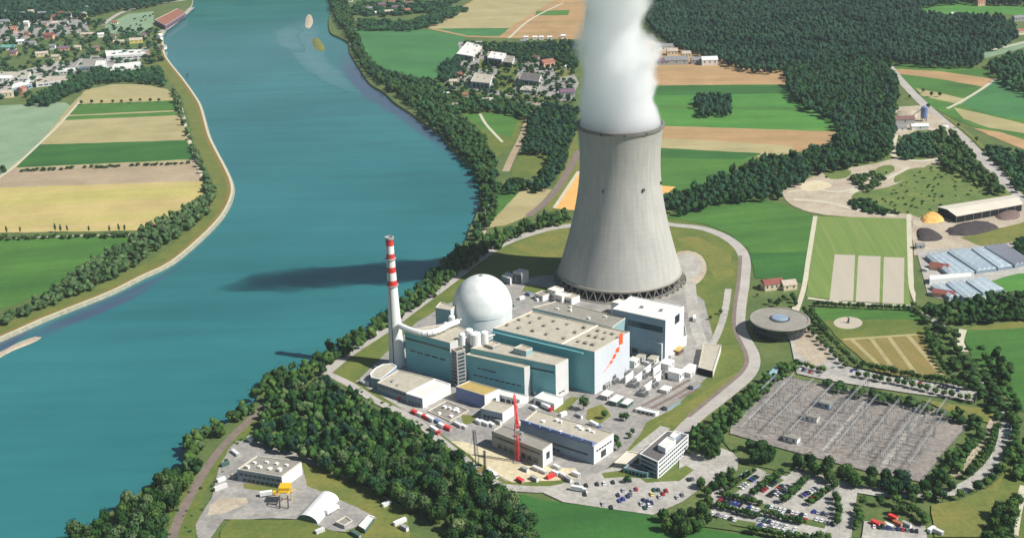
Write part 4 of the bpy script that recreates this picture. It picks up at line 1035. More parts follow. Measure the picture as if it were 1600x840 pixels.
b4, bp = block('auxiliary_building', 'long teal front block with narrow white end wall, lowest of the teal row', 'industrial building',
      [(819, 574), (828, 571), (743, 547), (727, 553)], 25, [m_teal, m_wall], m_roof_b, faces=[1, 0, 0, 0],
      wins=[(3, 15, 16.1, .2, .52, 6), (3, 8.5, 9.6, .12, .95, 9)])
block('rooftop_plant_room', 'small beige plant room standing on the teal building in front of the largest hall', 'plant room', [(822, 548), (832, 543), (815, 537), (802, 543)], 33, m_teal_l, m_roof_b, zb=28.4)
block('rooftop_plant_room', 'low grey plant room at the left on the teal roof beside the white pipework', 'plant room', [(770, 541), (782, 536), (770, 532), (758, 537)], 31, m_wall_g, m_roof_b, zb=28.4)
block('reactor_auxiliary_building', 'teal block with flat beige roof standing between the striped stack and the dome', 'industrial building',
      [(703, 535), (745, 520), (700, 504), (632, 516)], 34, [m_teal, m_wall], m_roof_b, faces=[1, 0, 0, 0], vents=5,
      wins=[(3, 17.5, 18.8, .08, .9, 5), (3, 27, 28.4, .02, .98, 1)])  # upper full-width band paints the shade under the roof overhang
st, sp_ = block('stair_tower', 'dark louvred stair tower between two teal blocks', 'stair tower', [(713, 549), (727, 545), (719, 540), (705, 544)], 31, [m_wall_g, m_wall], m_roof_d, faces=[0, 0, 0, 0],
      wins=[(3, z, z + 1.6, .1, .9, 1) for z in range(3, 28, 3)] + [(0, z, z + 1.6, .15, .85, 1) for z in range(3, 28, 3)])
block('pump_house', 'small teal block with white end wall just left of the dome', 'industrial building', [(704, 484), (711, 478), (688, 471), (680, 480)], 40, [m_teal_l, m_wall], m_roof_b, faces=[1, 0, 0, 0], zb=0)
b6, _ = block('water_treatment_building', 'tall white and grey block standing alone on grass in the shadow of the cooling tower', 'industrial building',
      [(815, 427), (826, 422), (813, 419), (801, 424)], 12, [m_wall_b, m_white], m_roof_w, faces=[1, 0, 0, 0], wins=[(3, 1, 9.5, .05, .95, 1)])
block('low_store', 'low white store joined to the left of the tall white block near the tower shadow', 'store', [(797, 435), (804, 429), (793, 424), (783, 430)], 7, [m_wall_b, m_white], m_roof_w, faces=[1, 0, 0, 0])

# dome
DC = P(756, 538); dome = empty('reactor_building', DC, 'white reactor containment dome on its cylindrical drum', 'reactor dome')
RD = 24.6; zc = 38
mb = MB(); mb.lathe(DC, [(RD - .4, 0), (RD - .4, zc - 6), (RD, zc - 6), (RD, zc - 4.5)] , 64); mb.build('drum', m_dome, dome, False)
mb = MB(); pr = [(RD, zc - 4.5)] + [(RD * math.cos(t) + .05, zc - 4.5 + (RD + 3) * math.sin(t)) for t in np.linspace(0.02, math.pi / 2 - .03, 22)]
mb.lathe(DC, pr, 64, cap_top=True); mb.build('dome', m_dome, dome, True)
mb = MB(); mb.lathe(DC, [(1.4, zc + RD - 2), (1.4, zc + RD - .6), (.2, zc + RD - .4)], 12); mb.build('roof_vent', m_steel, dome)
# stack
SC = P(621, 570); stack = empty('vent_stack', SC, 'tall slender white exhaust stack with red and white bands near its top', 'chimney')
def sr(z): return 3.0 + 3.7 * max(0, 1 - z / 107) ** 1.35
mb = MB(); mb.lathe(SC, [(sr(z), z) for z in np.linspace(0, 67, 12)], 28); mb.build('shaft', m_white, stack, True)
zt = [67, 71.5, 78, 82.5, 89.5, 93.5, 100, 107]
zt = [69, 73.5, 80, 84.5, 91.5, 95.5, 102, 108]
mb = MB(); mb.lathe(SC, [(sr(z), z) for z in (67, 69)], 28); mb.build('shaft', m_white, stack, True)
for i in range(len(zt) - 1):
    mb = MB(); mb.lathe(SC, [(sr(zt[i]), zt[i]), (sr(zt[i + 1]), zt[i + 1])], 28); mb.build('red_band' if i % 2 == 0 else 'white_band', m_red if i % 2 == 0 else m_white, stack, True)
mb = MB(); mb.lathe(SC, [(3.6, 107.4), (3.6, 109), (2.6, 109), (2.4, 107.5), (0.1, 107.5)], 28); mb.build('stack_mouth', m_wall_g, stack)
for z in (69, 91): 
    mb = MB(); mb.lathe(SC, [(sr(z), z), (sr(z) + 1.2, z), (sr(z) + 1.2, z + .3), (sr(z), z + .3)], 20); mb.build('service_gallery', m_steel, stack)
mb = MB(); mb.bar((SC.x - 2.2, SC.y - sr(0) + .2, 0), (SC.x - 1.2, SC.y - 3.2, 106), .35, 4); mb.build('ladder', m_steel_d, stack)
# duct
duct_px = [(624, 508), (640, 515), (660, 520), (682, 517), (700, 508), (716, 502)]
dp = spline([P(x, y, 37) for x, y in duct_px], 3); mb = MB()
for a, b in zip(dp[:-1], dp[1:]): mb.bar(a, b, 2.4, 10)
duct = mb.build('exhaust_duct', m_white); tag(duct, 'curved white duct running from the stack across the teal roof to the dome', 'duct')
for i, (x, y, r, hh) in enumerate([(733, 524, 3.2, 5), (743, 528, 4.4, 4), (757, 527, 3, 4.5), (722, 529, 2.6, 4), (706, 503, 2.6, 5), (697, 512, 2, 4)]):
    c = P(x, y, 34); e = empty('filter_vessel', Vector((c.x, c.y, 30)), ['round white vessel left of the pipe cluster below the dome', 'widest round white vessel below the dome', 'round white vessel at the right of the pipe cluster below the dome', 'small white vessel beside the stair tower roof', 'white vessel at the foot of the dome above the duct', 'small white vessel beside the curved duct'][i], 'vessel', 'white vessels on the roofs below the dome')
    s = MB(); s.lathe(c, [(r, 29), (r, 34 + hh), (r * .7, 34.7 + hh), (.1, 35 + hh)], 16); s.build('tank', m_white, e, False)
    s = MB(); s.bar((c.x + r, c.y, 35), (c.x + r + 5, c.y + 3, 35), .5, 6); s.build('pipe', m_white, e)

# white hall at the right
b9, p9 = block('generator_hall', 'white roofed hall right of the largest hall at the foot of the cooling tower', 'industrial hall',
      [(1040, 500), (1069, 478), (986, 462), (957, 482)], 36, [m_wall_b, m_white, m_wall_b], m_roof_w, faces=[1, 0, 0, 2], vents=2, lay=[(.5, .25), (.45, .6)], trim=m_white, wins=[(0, 26, 33, .5, .75, 1), (3, 2, 6, .1, .5, 3), (3, 24.5, 29.5, .3, .95, 1)])
block('hall_extension', 'narrow white extension with blue grey front under the white roofed hall', 'industrial building', [(1034, 537), (1050, 524), (1012, 512), (996, 522)], 16, [m_wall_b, m_white], m_roof_w, faces=[1, 0, 0, 0], wins=[(3, 1.5, 6, .05, .6, 3), (0, 2, 6, .3, .6, 1)], trim=m_white)
block('service_building', 'low flat grey roofed building at the right end of the white hall', 'building', [(1052, 535), (1073, 524), (1070, 506), (1048, 512)], 9, m_white, m_roof_g, trim=m_white)
for i, (x, y) in enumerate([(868, 455), (878, 463), (893, 466), (848, 462)]):
    block('small_plant_building', ['cream cube by the columns of the cooling tower', 'white box just before the tower columns, second in the short row', 'low cream box at the right end of the short row under the tower', 'flat grey roofed box on the grass left of the tower row'][i], 'building',
          [(x, y), (x + 13, y - 5), (x, y - 9), (x - 13, y - 4)], 9 - i, [m_wall, m_white], [m_roof_w, m_roof_w, m_roof_b, m_roof_g][i], faces=[1, 0, 0, 0], wins=[(3, 2, 4, .2, .8, 3)])
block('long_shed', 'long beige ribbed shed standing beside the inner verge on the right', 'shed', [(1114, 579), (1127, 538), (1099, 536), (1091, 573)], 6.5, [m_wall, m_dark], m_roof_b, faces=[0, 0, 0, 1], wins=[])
block('canopy_store', 'small cream canopy with open dark front at the left end of the tower row', 'store', [(975, 476), (988, 470), (968, 466), (955, 471)], 12, [m_wall, m_white], m_roof_w, faces=[1, 0, 0, 0])

# lower left group
block('round_end_building', 'pale rimmed low building with rounded end left of the lower teal block', 'building', [(594, 592), (614, 577), (620, 571), (612, 567), (598, 568), (586, 574), (578, 583), (580, 589)], 9, m_wall_b, m_roof_b, trim=m_white)
block('low_workshop', 'broad low workshop with beige gravel roof in front of the striped stack', 'workshop', [(636, 613), (680, 591), (622, 577), (589, 597)], 9, [m_wall_b, m_wall], m_roof_b, vents=2, wins=[(3, 5.5, 7.2, .05, .95, 8)], trim=m_cream)
block('white_workshop', 'white flat roofed workshop joined to the front of the low beige one', 'workshop', [(660, 622), (704, 599), (680, 591), (634, 614)], 9, [m_wall_b, m_white], m_roof_w, faces=[1, 0, 0, 0], wins=[(3, 2, 4, .1, .9, 4)], trim=m_white)
block('blue_store', 'blue clad store with mustard coloured roof and white end', 'store', [(757, 617), (780, 607), (733, 594), (712, 603)], 12, [m_blue, m_white], m_mustard, faces=[1, 0, 0, 0], wins=[(0, 2, 6, .4, .75, 1)])
block('link_building', 'low white building with dark garage openings in front of the teal row', 'building', [(812, 624), (826, 618), (780, 607), (768, 613)], 6, [m_white, m_white], m_roof_w, trim=m_white, wins=[(3, .6, 3.6, .1, .9, 4)])
block('link_building', 'white low building right of the crane top, against the teal blocks', 'building', [(866, 630), (880, 620), (848, 611), (834, 620)], 6, [m_white, m_white], m_roof_w, trim=m_white, wins=[(3, .6, 3.6, .05, .95, 3)])
block('grey_annex', 'grey walled building with gravel roof and bright end wall behind the red crane', 'building', [(785, 645), (803, 632), (768, 624), (751, 637)], 9, [m_wall_b, m_white], m_roof_b, faces=[1, 0, 0, 0], wins=[(3, 2, 4.5, .1, .95, 5)])
block('open_tank_yard', 'square sunken tank yard with grey rim and white equipment', 'tank yard', [(703, 657), (733, 640), (697, 625), (668, 641)], 1.6, m_conc_p, m_yard, vents=7, ventm=m_white)
# big workshop with saw-tooth front
wk, wp = block('main_workshop', 'big workshop with light gravel roof and stepped blue skylight front, right of the red crane', 'workshop',
      [(928, 697), (959, 676), (838, 640), (813, 661)], 14.5, [m_wall_b, m_white], m_roof_b, faces=[1, 0, 0, 0], vents=8, lay=[(.75, .2), (.78, .26), (.72, .34), (.8, .4), (.75, .62), (.78, .68), (.2, .5), (.5, .8)], ventm=m_roof_w,
      wins=[(3, 6, 7.6, .08, .92, 1), (3, 2, 3.6, .1, .55, 8), (0, 2, 7, .35, .6, 1), (0, 9, 10.2, .1, .9, 6)])
A, B = wp[3], wp[0]; d = B - A; nn = Vector((-d.y, d.x, 0)).normalized()
for i in range(7):
    s = MB(); p = A + d * (i / 7); q = A + d * ((i + .86) / 7)
    p2, q2 = p + nn * 6.5, q + nn * 6.5
    s.add([(p.x, p.y, 14), (q.x, q.y, 14), (q.x, q.y, 17.6), (p.x, p.y, 17.6), (q2.x, q2.y, 14), (p2.x, p2.y, 14)], [(0, 1, 2, 3), (3, 2, 4, 5), (0, 3, 5), (1, 4, 2)])
    s.build('skylight', m_blue, wk)
block('front_workshop', 'flat grey roofed hall with white end wall at the foot of the red crane', 'workshop', [(848, 703), (863, 692), (784, 663), (768, 672)], 14, [m_wall_g, m_white], m_roof_g, faces=[1, 0, 0, 0],
      wins=[(3, 2.5, 6, .1, .92, 7), (0, 5, 10, .35, .7, 1), (3, 9.5, 11, .05, .95, 1)], vents=3)
# administration
ad, ap = block('office_block', 'long white office block with rows of windows and blue grey front beside the car park', 'office building',
      [(1028, 721), (1076, 678), (1042, 672), (999, 708)], 13.5, [m_wall_b, m_white], m_roof_d, faces=[1, 0, 0, 0], trim=m_white,
      wins=[(0, 1.6 + 3.2 * k, 2.8 + 3.2 * k, .03, .97, 14) for k in range(4)] + [(3, 1.6 + 3.2 * k, 3.4 + 3.2 * k, .08, .92, 1) for k in range(4)], vents=0)
block('roof_plant_room', 'white plant room standing on the roof of the long office block', 'plant room', [(1040, 700), (1056, 686), (1043, 681), (1028, 694)], 17, m_white, m_roof_w, zb=12.9, trim=m_white)
block('roof_plant_room', 'small grey plant room at the far end of the office block roof', 'plant room', [(1054, 684), (1064, 675), (1055, 672), (1046, 680)], 16.5, m_wall_b, m_roof_w, zb=12.9, trim=m_white)
block('entrance_pavilion', 'low teal glazed entrance wing at the foot of the office block', 'pavilion', [(1012, 738), (1022, 730), (985, 722), (974, 730)], 4.5, m_teal, m_roof_d, wins=[(3, .6, 3, .05, .95, 6)], trim=m_teal_l)
block('entrance_canopy', 'cream flat canopy spanning from the office block towards the site road', 'canopy', [(984, 725), (1004, 708), (980, 703), (959, 722)], 4.6, m_wall, m_cream, zb=4.0)
block('gatehouse', 'small white gatehouse beside the verge at the end of the rail sidings', 'gatehouse', [(1024, 645), (1030, 641), (1000, 634), (992, 638)], 3.5, m_white, m_roof_w, trim=m_white, wins=[(3, 1, 2.4, .1, .9, 4)])
# lower yard
yb, yp = block('yard_workshop', 'flat roofed blue walled workshop with skylights in the lower left yard', 'workshop', [(440, 744), (471, 721), (401, 711), (370, 732)], 10, [m_wall_b, m_white], m_roof_g, faces=[1, 0, 0, 0],
      wins=[(3, 5.5, 7.5, .04, .96, 9), (3, 1.5, 3.6, .1, .9, 8)], vents=8, lay=[(.35, .2), (.35, .42), (.35, .64), (.7, .2), (.7, .42), (.7, .64), (.2, .85), (.55, .85)], ventm=m_roof_w)
# arched white hall
A0 = P(466, 812); A1 = P(497, 820); Bk = P(530, 782); ax = unit(A0, A1); ay = (Bk - A1); W = (A1 - A0).length; n = 12
ah = empty('arched_hall', A0, 'white barrel roofed hall with dark green end in the lower left yard', 'hall'); vs_ = []; fs_ = []
for k, o in enumerate((Vector((0, 0, 0)), ay)):
    for i in range(n + 1):
        t = math.pi * i / n; p = A0 + ax * (W / 2 - W / 2 * math.cos(t)) + o; vs_.append((p.x, p.y, 5.4 * math.sin(t) ** .8 + .02))
for i in range(n): fs_.append((i, i + 1, i + 1 + n + 1, i + n + 1))
link_mesh('vault', vs_, fs_, m_white, ah, True)
link_mesh('end_wall', vs_[:n + 1], [tuple(range(n + 1))], m_green_eq, ah); link_mesh('end_wall', vs_[n + 1:], [tuple(range(n + 1))], m_green_eq, ah)
block('long_tent', 'narrow grey tent with pale roof right of the arched hall', 'tent', [(570, 826), (585, 806), (576, 803), (560, 820)], 4, m_green_eq, m_roof_w, trim=m_white)
block('site_hut', 'low grey hut between the arched hall and the narrow tent', 'hut', [(538, 820), (551, 812), (540, 805), (524, 814)], 3.5, m_wall_g, m_roof_g)

# circular visitor building
CC = P(1217, 519); cv = empty('round_pavilion', CC, 'round grey disc roofed visitor building with central skylight', 'pavilion'); RC = 24.5
mb = MB(); mb.lathe(CC, [(RC, 11.4), (RC + .5, 12), (RC, 12.6), (RC - 1.2, 12.6), (RC - 1.4, 12.1), (7, 12.5), (7, 12.6)], 56); mb.build('roof', m_roof_g, cv)
mb = MB(); mb.lathe(CC, [(RC - 4.2, 0), (RC - 3.2, 6), (RC - 1.4, 11.5)], 56); mb.build('glazed_wall', m_win, cv)
mb = MB(); mb.lathe(CC, [(RC - 3.5, 5.3), (RC - 2.8, 5.3), (RC - 2.8, 6.0), (RC - 3.5, 6.0)], 56); mb.build('gallery_band', m_steel_d, cv)
for i in range(28):
    t = 2 * math.pi * i / 28; c, s_ = math.cos(t), math.sin(t); q = MB(); q.bar((CC.x + (RC - 4) * c, CC.y + (RC - 4) * s_, 0), (CC.x + (RC - .9) * c, CC.y + (RC - .9) * s_, 11.6), .14, 4); q.build('mullion', m_steel_d, cv)
mb = MB(); mb.lathe(CC, [(7, 12.4), (7, 13.6), (6, 14.2), (.1, 14.6)], 32); mb.build('skylight', m_wall_b, cv)
mb = MB(); mb.lathe(CC, [(8.4, 12.5), (8.4, 12.9), (7, 12.9)], 32); mb.build('skylight_ring', m_steel_d, cv)
# sculpture in the round plaza
pc = P(1325, 505); sc_ = empty('sculpture', pc, 'dark upright sculpture in the middle of the round pale plaza', 'sculpture')
mb = MB(); mb.lathe(pc, [(1.8, .1), (1.8, .8), (.1, .8)], 10); mb.build('plinth', m_conc_p, sc_)
mb = MB(); mb.bar((pc.x, pc.y, .8), (pc.x + .6, pc.y, 5), 1.1, 5, .5); mb.bar((pc.x + .4, pc.y, 4), (pc.x - 1, pc.y, 6.5), .6, 5, .2); mb.build('figure', m_steel_d, sc_)
# ------------------------------------------------------------------ substation
SA, SB, SD = P(1145, 668), P(1222, 592), P(1440, 750)
sv = unit(SA, SB); sw = unit(SA, SD); LV = (SB - SA).length; LW = (SD - SA).length
def S(v, w_): return SA + sv * v + sw * w_
def lattice(q, a, b, wd, n, r=.12):
    """square truss between two points"""
    a = Vector(a); b = Vector(b); d = (b - a).normalized()
    x = d.orthogonal().normalized() if abs(d.z) < .9 else Vector((sv.x, sv.y, 0)); y = d.cross(x).normalized()
    cs = [(x * i + y * j) * wd / 2 for i, j in ((-1, -1), (1, -1), (1, 1), (-1, 1))]
    for c in cs: q.bar(a + c, b + c, r, 3, capped=False)
    for k in range(n):
        p = a.lerp(b, k / n); p2 = a.lerp(b, (k + 1) / n)
        for i in range(4):
            q.bar(p + cs[i], p2 + cs[(i + 1) % 4], r * .7, 3, capped=False)
GL, GH = 34.0, 8.0
def gantry(loc, length, hh, label, group):
    e = empty('line_gantry', Vector((0, 0, 0)), label, 'gantry', group)
    for k in (0, 1):
        q = MB(); p = sv * length * k; lattice(q, (p.x, p.y, 0), (p.x, p.y, hh), 1.0, 6, .06); q.build('lattice_post', m_steel, e)
    q = MB(); p = sv * length; lattice(q, (0, 0, hh), (p.x, p.y, hh), .9, 12, .06); q.build('lattice_beam', m_steel, e)
    q = MB()
    for k in range(6):
        p = sv * length * (k + .5) / 6; q.bar((p.x, p.y, hh - .6), (p.x, p.y, hh - 3), .2, 5)
    q.build('insulator_string', m_steel_d, e)
    e.location = loc; return e
def tree_copy(root, loc, rz=0, label=None, group=None, sc=1):
    r = root.copy(); COL.objects.link(r); r.location = loc; r.rotation_euler = (0, 0, rz); r.scale = (sc, sc, sc)
    if label: r['label'] = label
    if group: r['group'] = group
    for ch in list(root.children):
        c = ch.copy(); COL.objects.link(c); c.parent = r
        for g_ in list(ch.children):
            d = g_.copy(); COL.objects.link(d); d.parent = c
    return r
g0 = None
ws = [14, 36, 58, 84, 106, 128, 150, 176]
ws = [w_ * LW / 190 for w_ in ws]
rown = ['first', 'second', 'third', 'fourth', 'fifth', 'sixth', 'seventh', 'eighth']
for i, w_ in enumerate(ws):
    for j, v in enumerate((3, LV * .36, LV * .68)):
        lb_ = 'steel lattice gantry in the %s row from the left of the substation, %s span' % (rown[i], ('nearest', 'middle', 'farthest')[j])
        L_ = LV * .3
        if g0 is None: g0 = gantry(S(v, w_), L_, GH, lb_, 'lattice gantries of the substation')
        else: tree_copy(g0, S(v, w_), 0, lb_, 'lattice gantries of the substation')
gt = gantry(S(LV * .70, LW * .50), LV * .28, 20, 'tall bright lattice gantry at the middle of the substation, far side', 'tall gantries of the substation')
tree_copy(gt, S(LV * .58, LW * .86), 0, 'tall bright lattice gantry at the right end of the substation, left of a pair', 'tall gantries of the substation')
tree_copy(gt, S(LV * .66, LW * .93), 0, 'tall bright lattice gantry at the right end of the substation, right of a pair', 'tall gantries of the substation')
tree_copy(gt, S(LV * .16, LW * .84), 0, 'tall bright lattice gantry at the near right corner of the substation', 'tall gantries of the substation')
tree_copy(gt, S(LV * .34, LW * .06), 0, 'tall bright lattice gantry at the left edge of the substation', 'tall gantries of the substation')
# insulator posts
def insulator():
    e = empty('insulator_post', Vector((0, 0, 0)), 'thin insulator post with steel stand among the substation gantries', 'insulator', 'insulator posts of the substation')
    q = MB(); q.bar((0, 0, 0), (0, 0, 3), .22, 4); q.build('stand', m_steel, e)
    q = MB(); q.lathe((0, 0), [(.3, 3), (.45, 3.5), (.25, 4), (.45, 4.5), (.25, 5), (.4, 5.6), (.1, 5.8)], 6); q.build('insulator', m_steel, e)
    return e
ip = None; cnt = 0
for i in range(len(ws) - 1):
    for f in (.3, .7):
        w_ = ws[i] + (ws[i + 1] - ws[i]) * f
        for v in np.linspace(6, LV - 6, 15):
            if rnd.random() < .3: continue
            p = S(v + rnd.uniform(-1, 1), w_ + rnd.uniform(-.8, .8))
            if ip is None: ip = insulator(); ip.location = p
            else: tree_copy(ip, p)
for j, v in enumerate(np.linspace(8, LV - 8, 10)):
    q = MB(); a = S(v, ws[0] - 6); b = S(v, ws[-1] + 6); q.bar((a.x, a.y, 6), (b.x, b.y, 6), .16, 4)
    q.bar((a.x, a.y, 12), (b.x, b.y, 11.8), .08, 3)
    tag(q.build('busbar', m_steel), 'long tubular busbar crossing the substation, number %s from the near edge' % ['one', 'two', 'three', 'four', 'five', 'six', 'seven', 'eight', 'nine', 'ten'][j], 'busbar', 'busbars of the substation')
def frame_block(name, label, cat, c, L, W, h, wm, rm, ax, gable=False, group=None, wins=0, z0=0):
    ay = Vector((-ax.y, ax.x, 0)); e = empty(name, Vector((c.x, c.y, z0)), label, cat, group)
    q = MB(); q.box(c, ax, ay, L / 2, W / 2, z0, z0 + h)
    q.build('wall', wm, e); r = MB()
    if gable:
        rh = W * .32; o = .5
        pts = [c + ax * s * (L / 2 + o) + ay * t * (W / 2 + o) for s in (-1, 1) for t in (-1, 1)]
        ra = c - ax * (L / 2 + o); rb_ = c + ax * (L / 2 + o); z = z0 + h
        r.add([(pts[0].x, pts[0].y, z), (pts[1].x, pts[1].y, z), (pts[2].x, pts[2].y, z), (pts[3].x, pts[3].y, z), (ra.x, ra.y, z + rh), (rb_.x, rb_.y, z + rh)],
              [(0, 2, 5, 4), (3, 1, 4, 5), (1, 0, 4), (2, 3, 5), (0, 1, 3, 2)])
    else:
        r.box(c, ax, ay, L / 2 + .3, W / 2 + .3, z0 + h + .01, z0 + h + .5)
    r.build('roof', rm, e)
    for s_ in (-1, 1):
        for k in range(wins):
            q = MB(); p = c + ax * (-L / 2 + L * (k + .5) / wins) + ay * s_ * (W / 2 + .05)
            q.box(p, ax, ay, .7, .08, z0 + h * .45, z0 + h * .8); q.build('window', m_win, e)
    return e
frame_block('relay_house', 'small white walled relay house with dark front in the middle of the substation', 'relay house', P(1268, 657), 10, 6, 4.5, m_wall, m_roof_g, sw, wins=2)
frame_block('relay_house', 'small white relay house at the near edge of the substation', 'relay house', P(1237, 690), 10, 6, 4.5, m_white, m_roof_g, sw, wins=2)
frame_block('switch_hut', 'grey blue switch hut in the centre of the substation', 'hut', P(1288, 636), 10, 7, 5, m_wall_b, m_roof_g, sw, wins=2)
frame_block('long_cabin', 'long pale green roofed cabin in the tree strip behind the substation', 'cabin', P(1207, 588), 26, 4, 3.5, m_wall, m_teal_l, sv, wins=5)
# cable trench kerbs and inner roads
for k, f in enumerate((.03, .5, .8)):
    a, b = S(2, LW * f), S(LV - 2, LW * f); tag(ribbon('service_road', None, 3.5, m_asph_l, world=[a, a.lerp(b, .5), b]), kind='structure')
a, b = S(LV * .5, 4), S(LV * .46, LW * .97); ribbon('service_road', None, 3, m_asph, world=[a, a.lerp(b, .5), b])
# fence of the substation
q = MB(); fp = [P(x, y) for x, y in [(1142, 669), (1222, 590), (1292, 603), (1400, 626), (1521, 655), (1440, 753), (1350, 735), (1230, 703), (1142, 669)]]
for a, b in zip(fp[:-1], fp[1:]):
    n = max(1, int((b - a).length / 4))
    for k in range(n): p = a.lerp(b, k / n); q.bar((p.x, p.y, 0), (p.x, p.y, 2.4), .08, 3)
    for z in (.6, 1.5, 2.3): q.bar((a.x, a.y, z), (b.x, b.y, z), .05, 3)
tag(q.build('wire_fence', m_steel), 'thin steel fence running round the whole substation', 'fence')

# ------------------------------------------------------------------ transformer yard beside the turbine hall
def transformer():
    e = empty('transformer', Vector((0, 0, 0)))
    q = MB(); X = Vector((1, 0, 0)); Y = Vector((0, 1, 0)); O = Vector((0, 0, 0))
    q.box(O, X, Y, 3.2, 2, .4, 4.4); q.build('tank', m_wall_g, e)
    for s in (-1, 1):
        q = MB()
        for k in range(6): q.box(Vector((-2.6 + k * 1.05, s * 2.9, 0)), X, Y, .12, .8, .8, 4)
        q.build('radiator', m_steel, e)
    q = MB(); q.bar((-2.4, 0, 5.8), (2.4, 0, 5.8), .7, 10); q.bar((-1.6, 0, 4.3), (-1.6, 0, 5.6), .2, 4); q.bar((1.6, 0, 4.3), (1.6, 0, 5.6), .2, 4); q.build('conservator', m_steel, e)
    for k in (-1, 0, 1):
        q = MB(); q.lathe((k * 1.7, -1.3), [(.35, 4.3), (.5, 4.9), (.3, 5.4), (.5, 5.9), (.3, 6.4), (.1, 7.6)], 8); q.build('bushing', m_conc_d, e)
    return e
tfp = transformer(); ue = unit(P(929, 616), P(984, 575)); ang_e = math.atan2(ue.y, ue.x)
tf = [(958, 598, 'nearest the pale end wall'), (976, 586, 'second from the end wall, in the rear row'), (990, 604, 'at the near end of the middle row'), (1004, 590, 'in the centre of the yard'),
      (1018, 578, 'at the far end of the middle row'), (1004, 618, 'at the near edge of the yard by the sidings'), (1020, 604, 'second from the sidings'), (1034, 590, 'at the far right of the yard')]
for i, (x, y, d_) in enumerate(tf):
    lb_ = 'grey transformer with ribbed radiators, ' + d_
    if i == 0: tfp.location = P(x, y); tfp.rotation_euler = (0, 0, ang_e); tag(tfp, lb_, 'transformer', 'transformers beside the pale end wall')
    else: tree_copy(tfp, P(x, y), ang_e, lb_, 'transformers beside the pale end wall')
# blast walls between transformers
for i, (x, y) in enumerate([(966, 592), (983, 596), (997, 597), (1011, 585), (1026, 584), (1012, 611), (1027, 597)]):
    c = P(x, y); q = MB(); q.box(c, ue, Vector((-ue.y, ue.x, 0)), 6, .35, 0, 7); tag(q.build('blast_wall', m_white), 'white blast wall between transformers, %s from the largest hall' % ['nearest', 'second', 'third', 'fourth', 'farthest right but one', 'nearest the sidings', 'farthest right'][i], 'blast wall', 'blast walls of the transformer yard')
small = [(948, 622, 9, 6, 4, m_wall_g, m_roof_w, 'white roofed cubicle with dark front at the near end of the transformer yard'), (963, 630, 11, 6, 4, m_green_eq, m_roof_w, 'green sided cubicle next to the trees by the transformer yard'),
         (980, 634, 9, 5, 3.5, m_green_eq, m_roof_w, 'low green cubicle at the near right corner of the transformer yard'), (946, 606, 7, 5, 4, m_wall_g, m_roof_g, 'grey cubicle against the foot of the pale end wall'),
         (1003, 562, 10, 6, 4, m_wall, m_roof_b, 'beige hut behind the transformers'), (1022, 566, 12, 6, 5, m_wall, m_roof_b, 'wide beige hut behind the transformers towards the white hall'),
         (1042, 574, 10, 8, 5, m_white, m_roof_w, 'white hut at the far right of the transformer yard'), (1078, 583, 16, 9, 4, m_wall, m_roof_w, 'cream flat hut just left of the long ribbed shed'),
         (990, 572, 8, 6, 6, m_white, m_roof_w, 'white cubicle in the rear row of the transformer yard'), (972, 572, 8, 5, 5, m_white, m_roof_g, 'white cubicle in the rear row beside the end wall'),
         (1056, 592, 8, 10, 7, m_white, m_roof_w, 'tall white cubicle beside the sidings'), (1040, 612, 8, 6, 3, m_wall, m_roof_w, 'low pale box beside the sidings'),
         (1060, 552, 9, 5, 4, m_roof_br, m_mustard, 'rust coloured stack of crates near the white hall'), (1048, 558, 6, 4, 3, m_white, m_roof_w, 'small white box near the rust coloured crates')]
for i, (x, y, L_, W_, h_, wm, rm, lb_) in enumerate(small):
    frame_block('equipment_cubicle', lb_, 'cubicle', P(x, y), L_, W_, h_, wm, rm, ue, group='cubicles round the transformer yard', wins=2)
for i, (x0, y0, x1, y1) in enumerate([(990, 642, 1078, 594), (1000, 648, 1088, 600), (1012, 650, 1095, 604)]):
    ribbon('rail_siding', [(x0, y0), ((x0 + x1) / 2, (y0 + y1) / 2 + 1), (x1, y1)], 3, m_rail)
for i, (x, y, m_, lb_) in enumerate([(1050, 636, m_wall_b, 'long blue grey covered wagon on the rail siding'), (1086, 606, m_wall_b, 'short blue grey wagon at the far end of the siding')]):
    frame_block('rail_wagon', lb_, 'wagon', P(x, y), 16 - 7 * i, 3.4, 3.4, m_, m_roof_g, unit(P(1000, 648), P(1088, 600)), wins=0)

# ------------------------------------------------------------------ cranes
CB = P(809, 722); ce = empty('tower_crane', CB, 'red lattice tower crane on the sandy building site', 'crane')
q = MB(); lattice(q, (CB.x, CB.y, 0), (CB.x, CB.y, 30), 2.3, 14, .22); q.build('mast', m_crane, ce)
jd = Vector((-.03, 1, 0)).normalized(); jb = CB + Vector((0, 0, 31.5)); je = CB + jd * 36 + Vector((0, 0, 33))
q = MB()
for s in (-1, 1): q.bar(jb + Vector((s * 1.0, 0, 0)), je + Vector((s * .6, 0, 0)), .2, 4)
q.bar(jb + Vector((0, 0, 2)), je + Vector((0, 0, .8)), .2, 4)
for k in range(22):
    a = jb.lerp(je, k / 22); b = jb.lerp(je, (k + 1) / 22)
    q.bar(a + Vector((-1, 0, 0)), b + Vector((0, 0, 1.8)), .12, 3); q.bar(a + Vector((1, 0, 0)), b + Vector((0, 0, 1.8)), .12, 3); q.bar(a + Vector((-1, 0, 0)), b + Vector((1, 0, 0)), .18, 3)
q.build('jib', m_crane, ce)
q = MB(); cj = jb - jd * 13
for s in (-1, 1): q.bar(jb + Vector((s * 1.0, 0, 0)), cj + Vector((s * 1.0, 0, 0)), .3, 4)
q.build('counter_jib', m_crane, ce)
q = MB(); q.box(cj, Vector((1, 0, 0)), Vector((0, 1, 0)), 1.3, 1.6, 29.5, 32); q.build('counterweight', m_conc_p, ce)
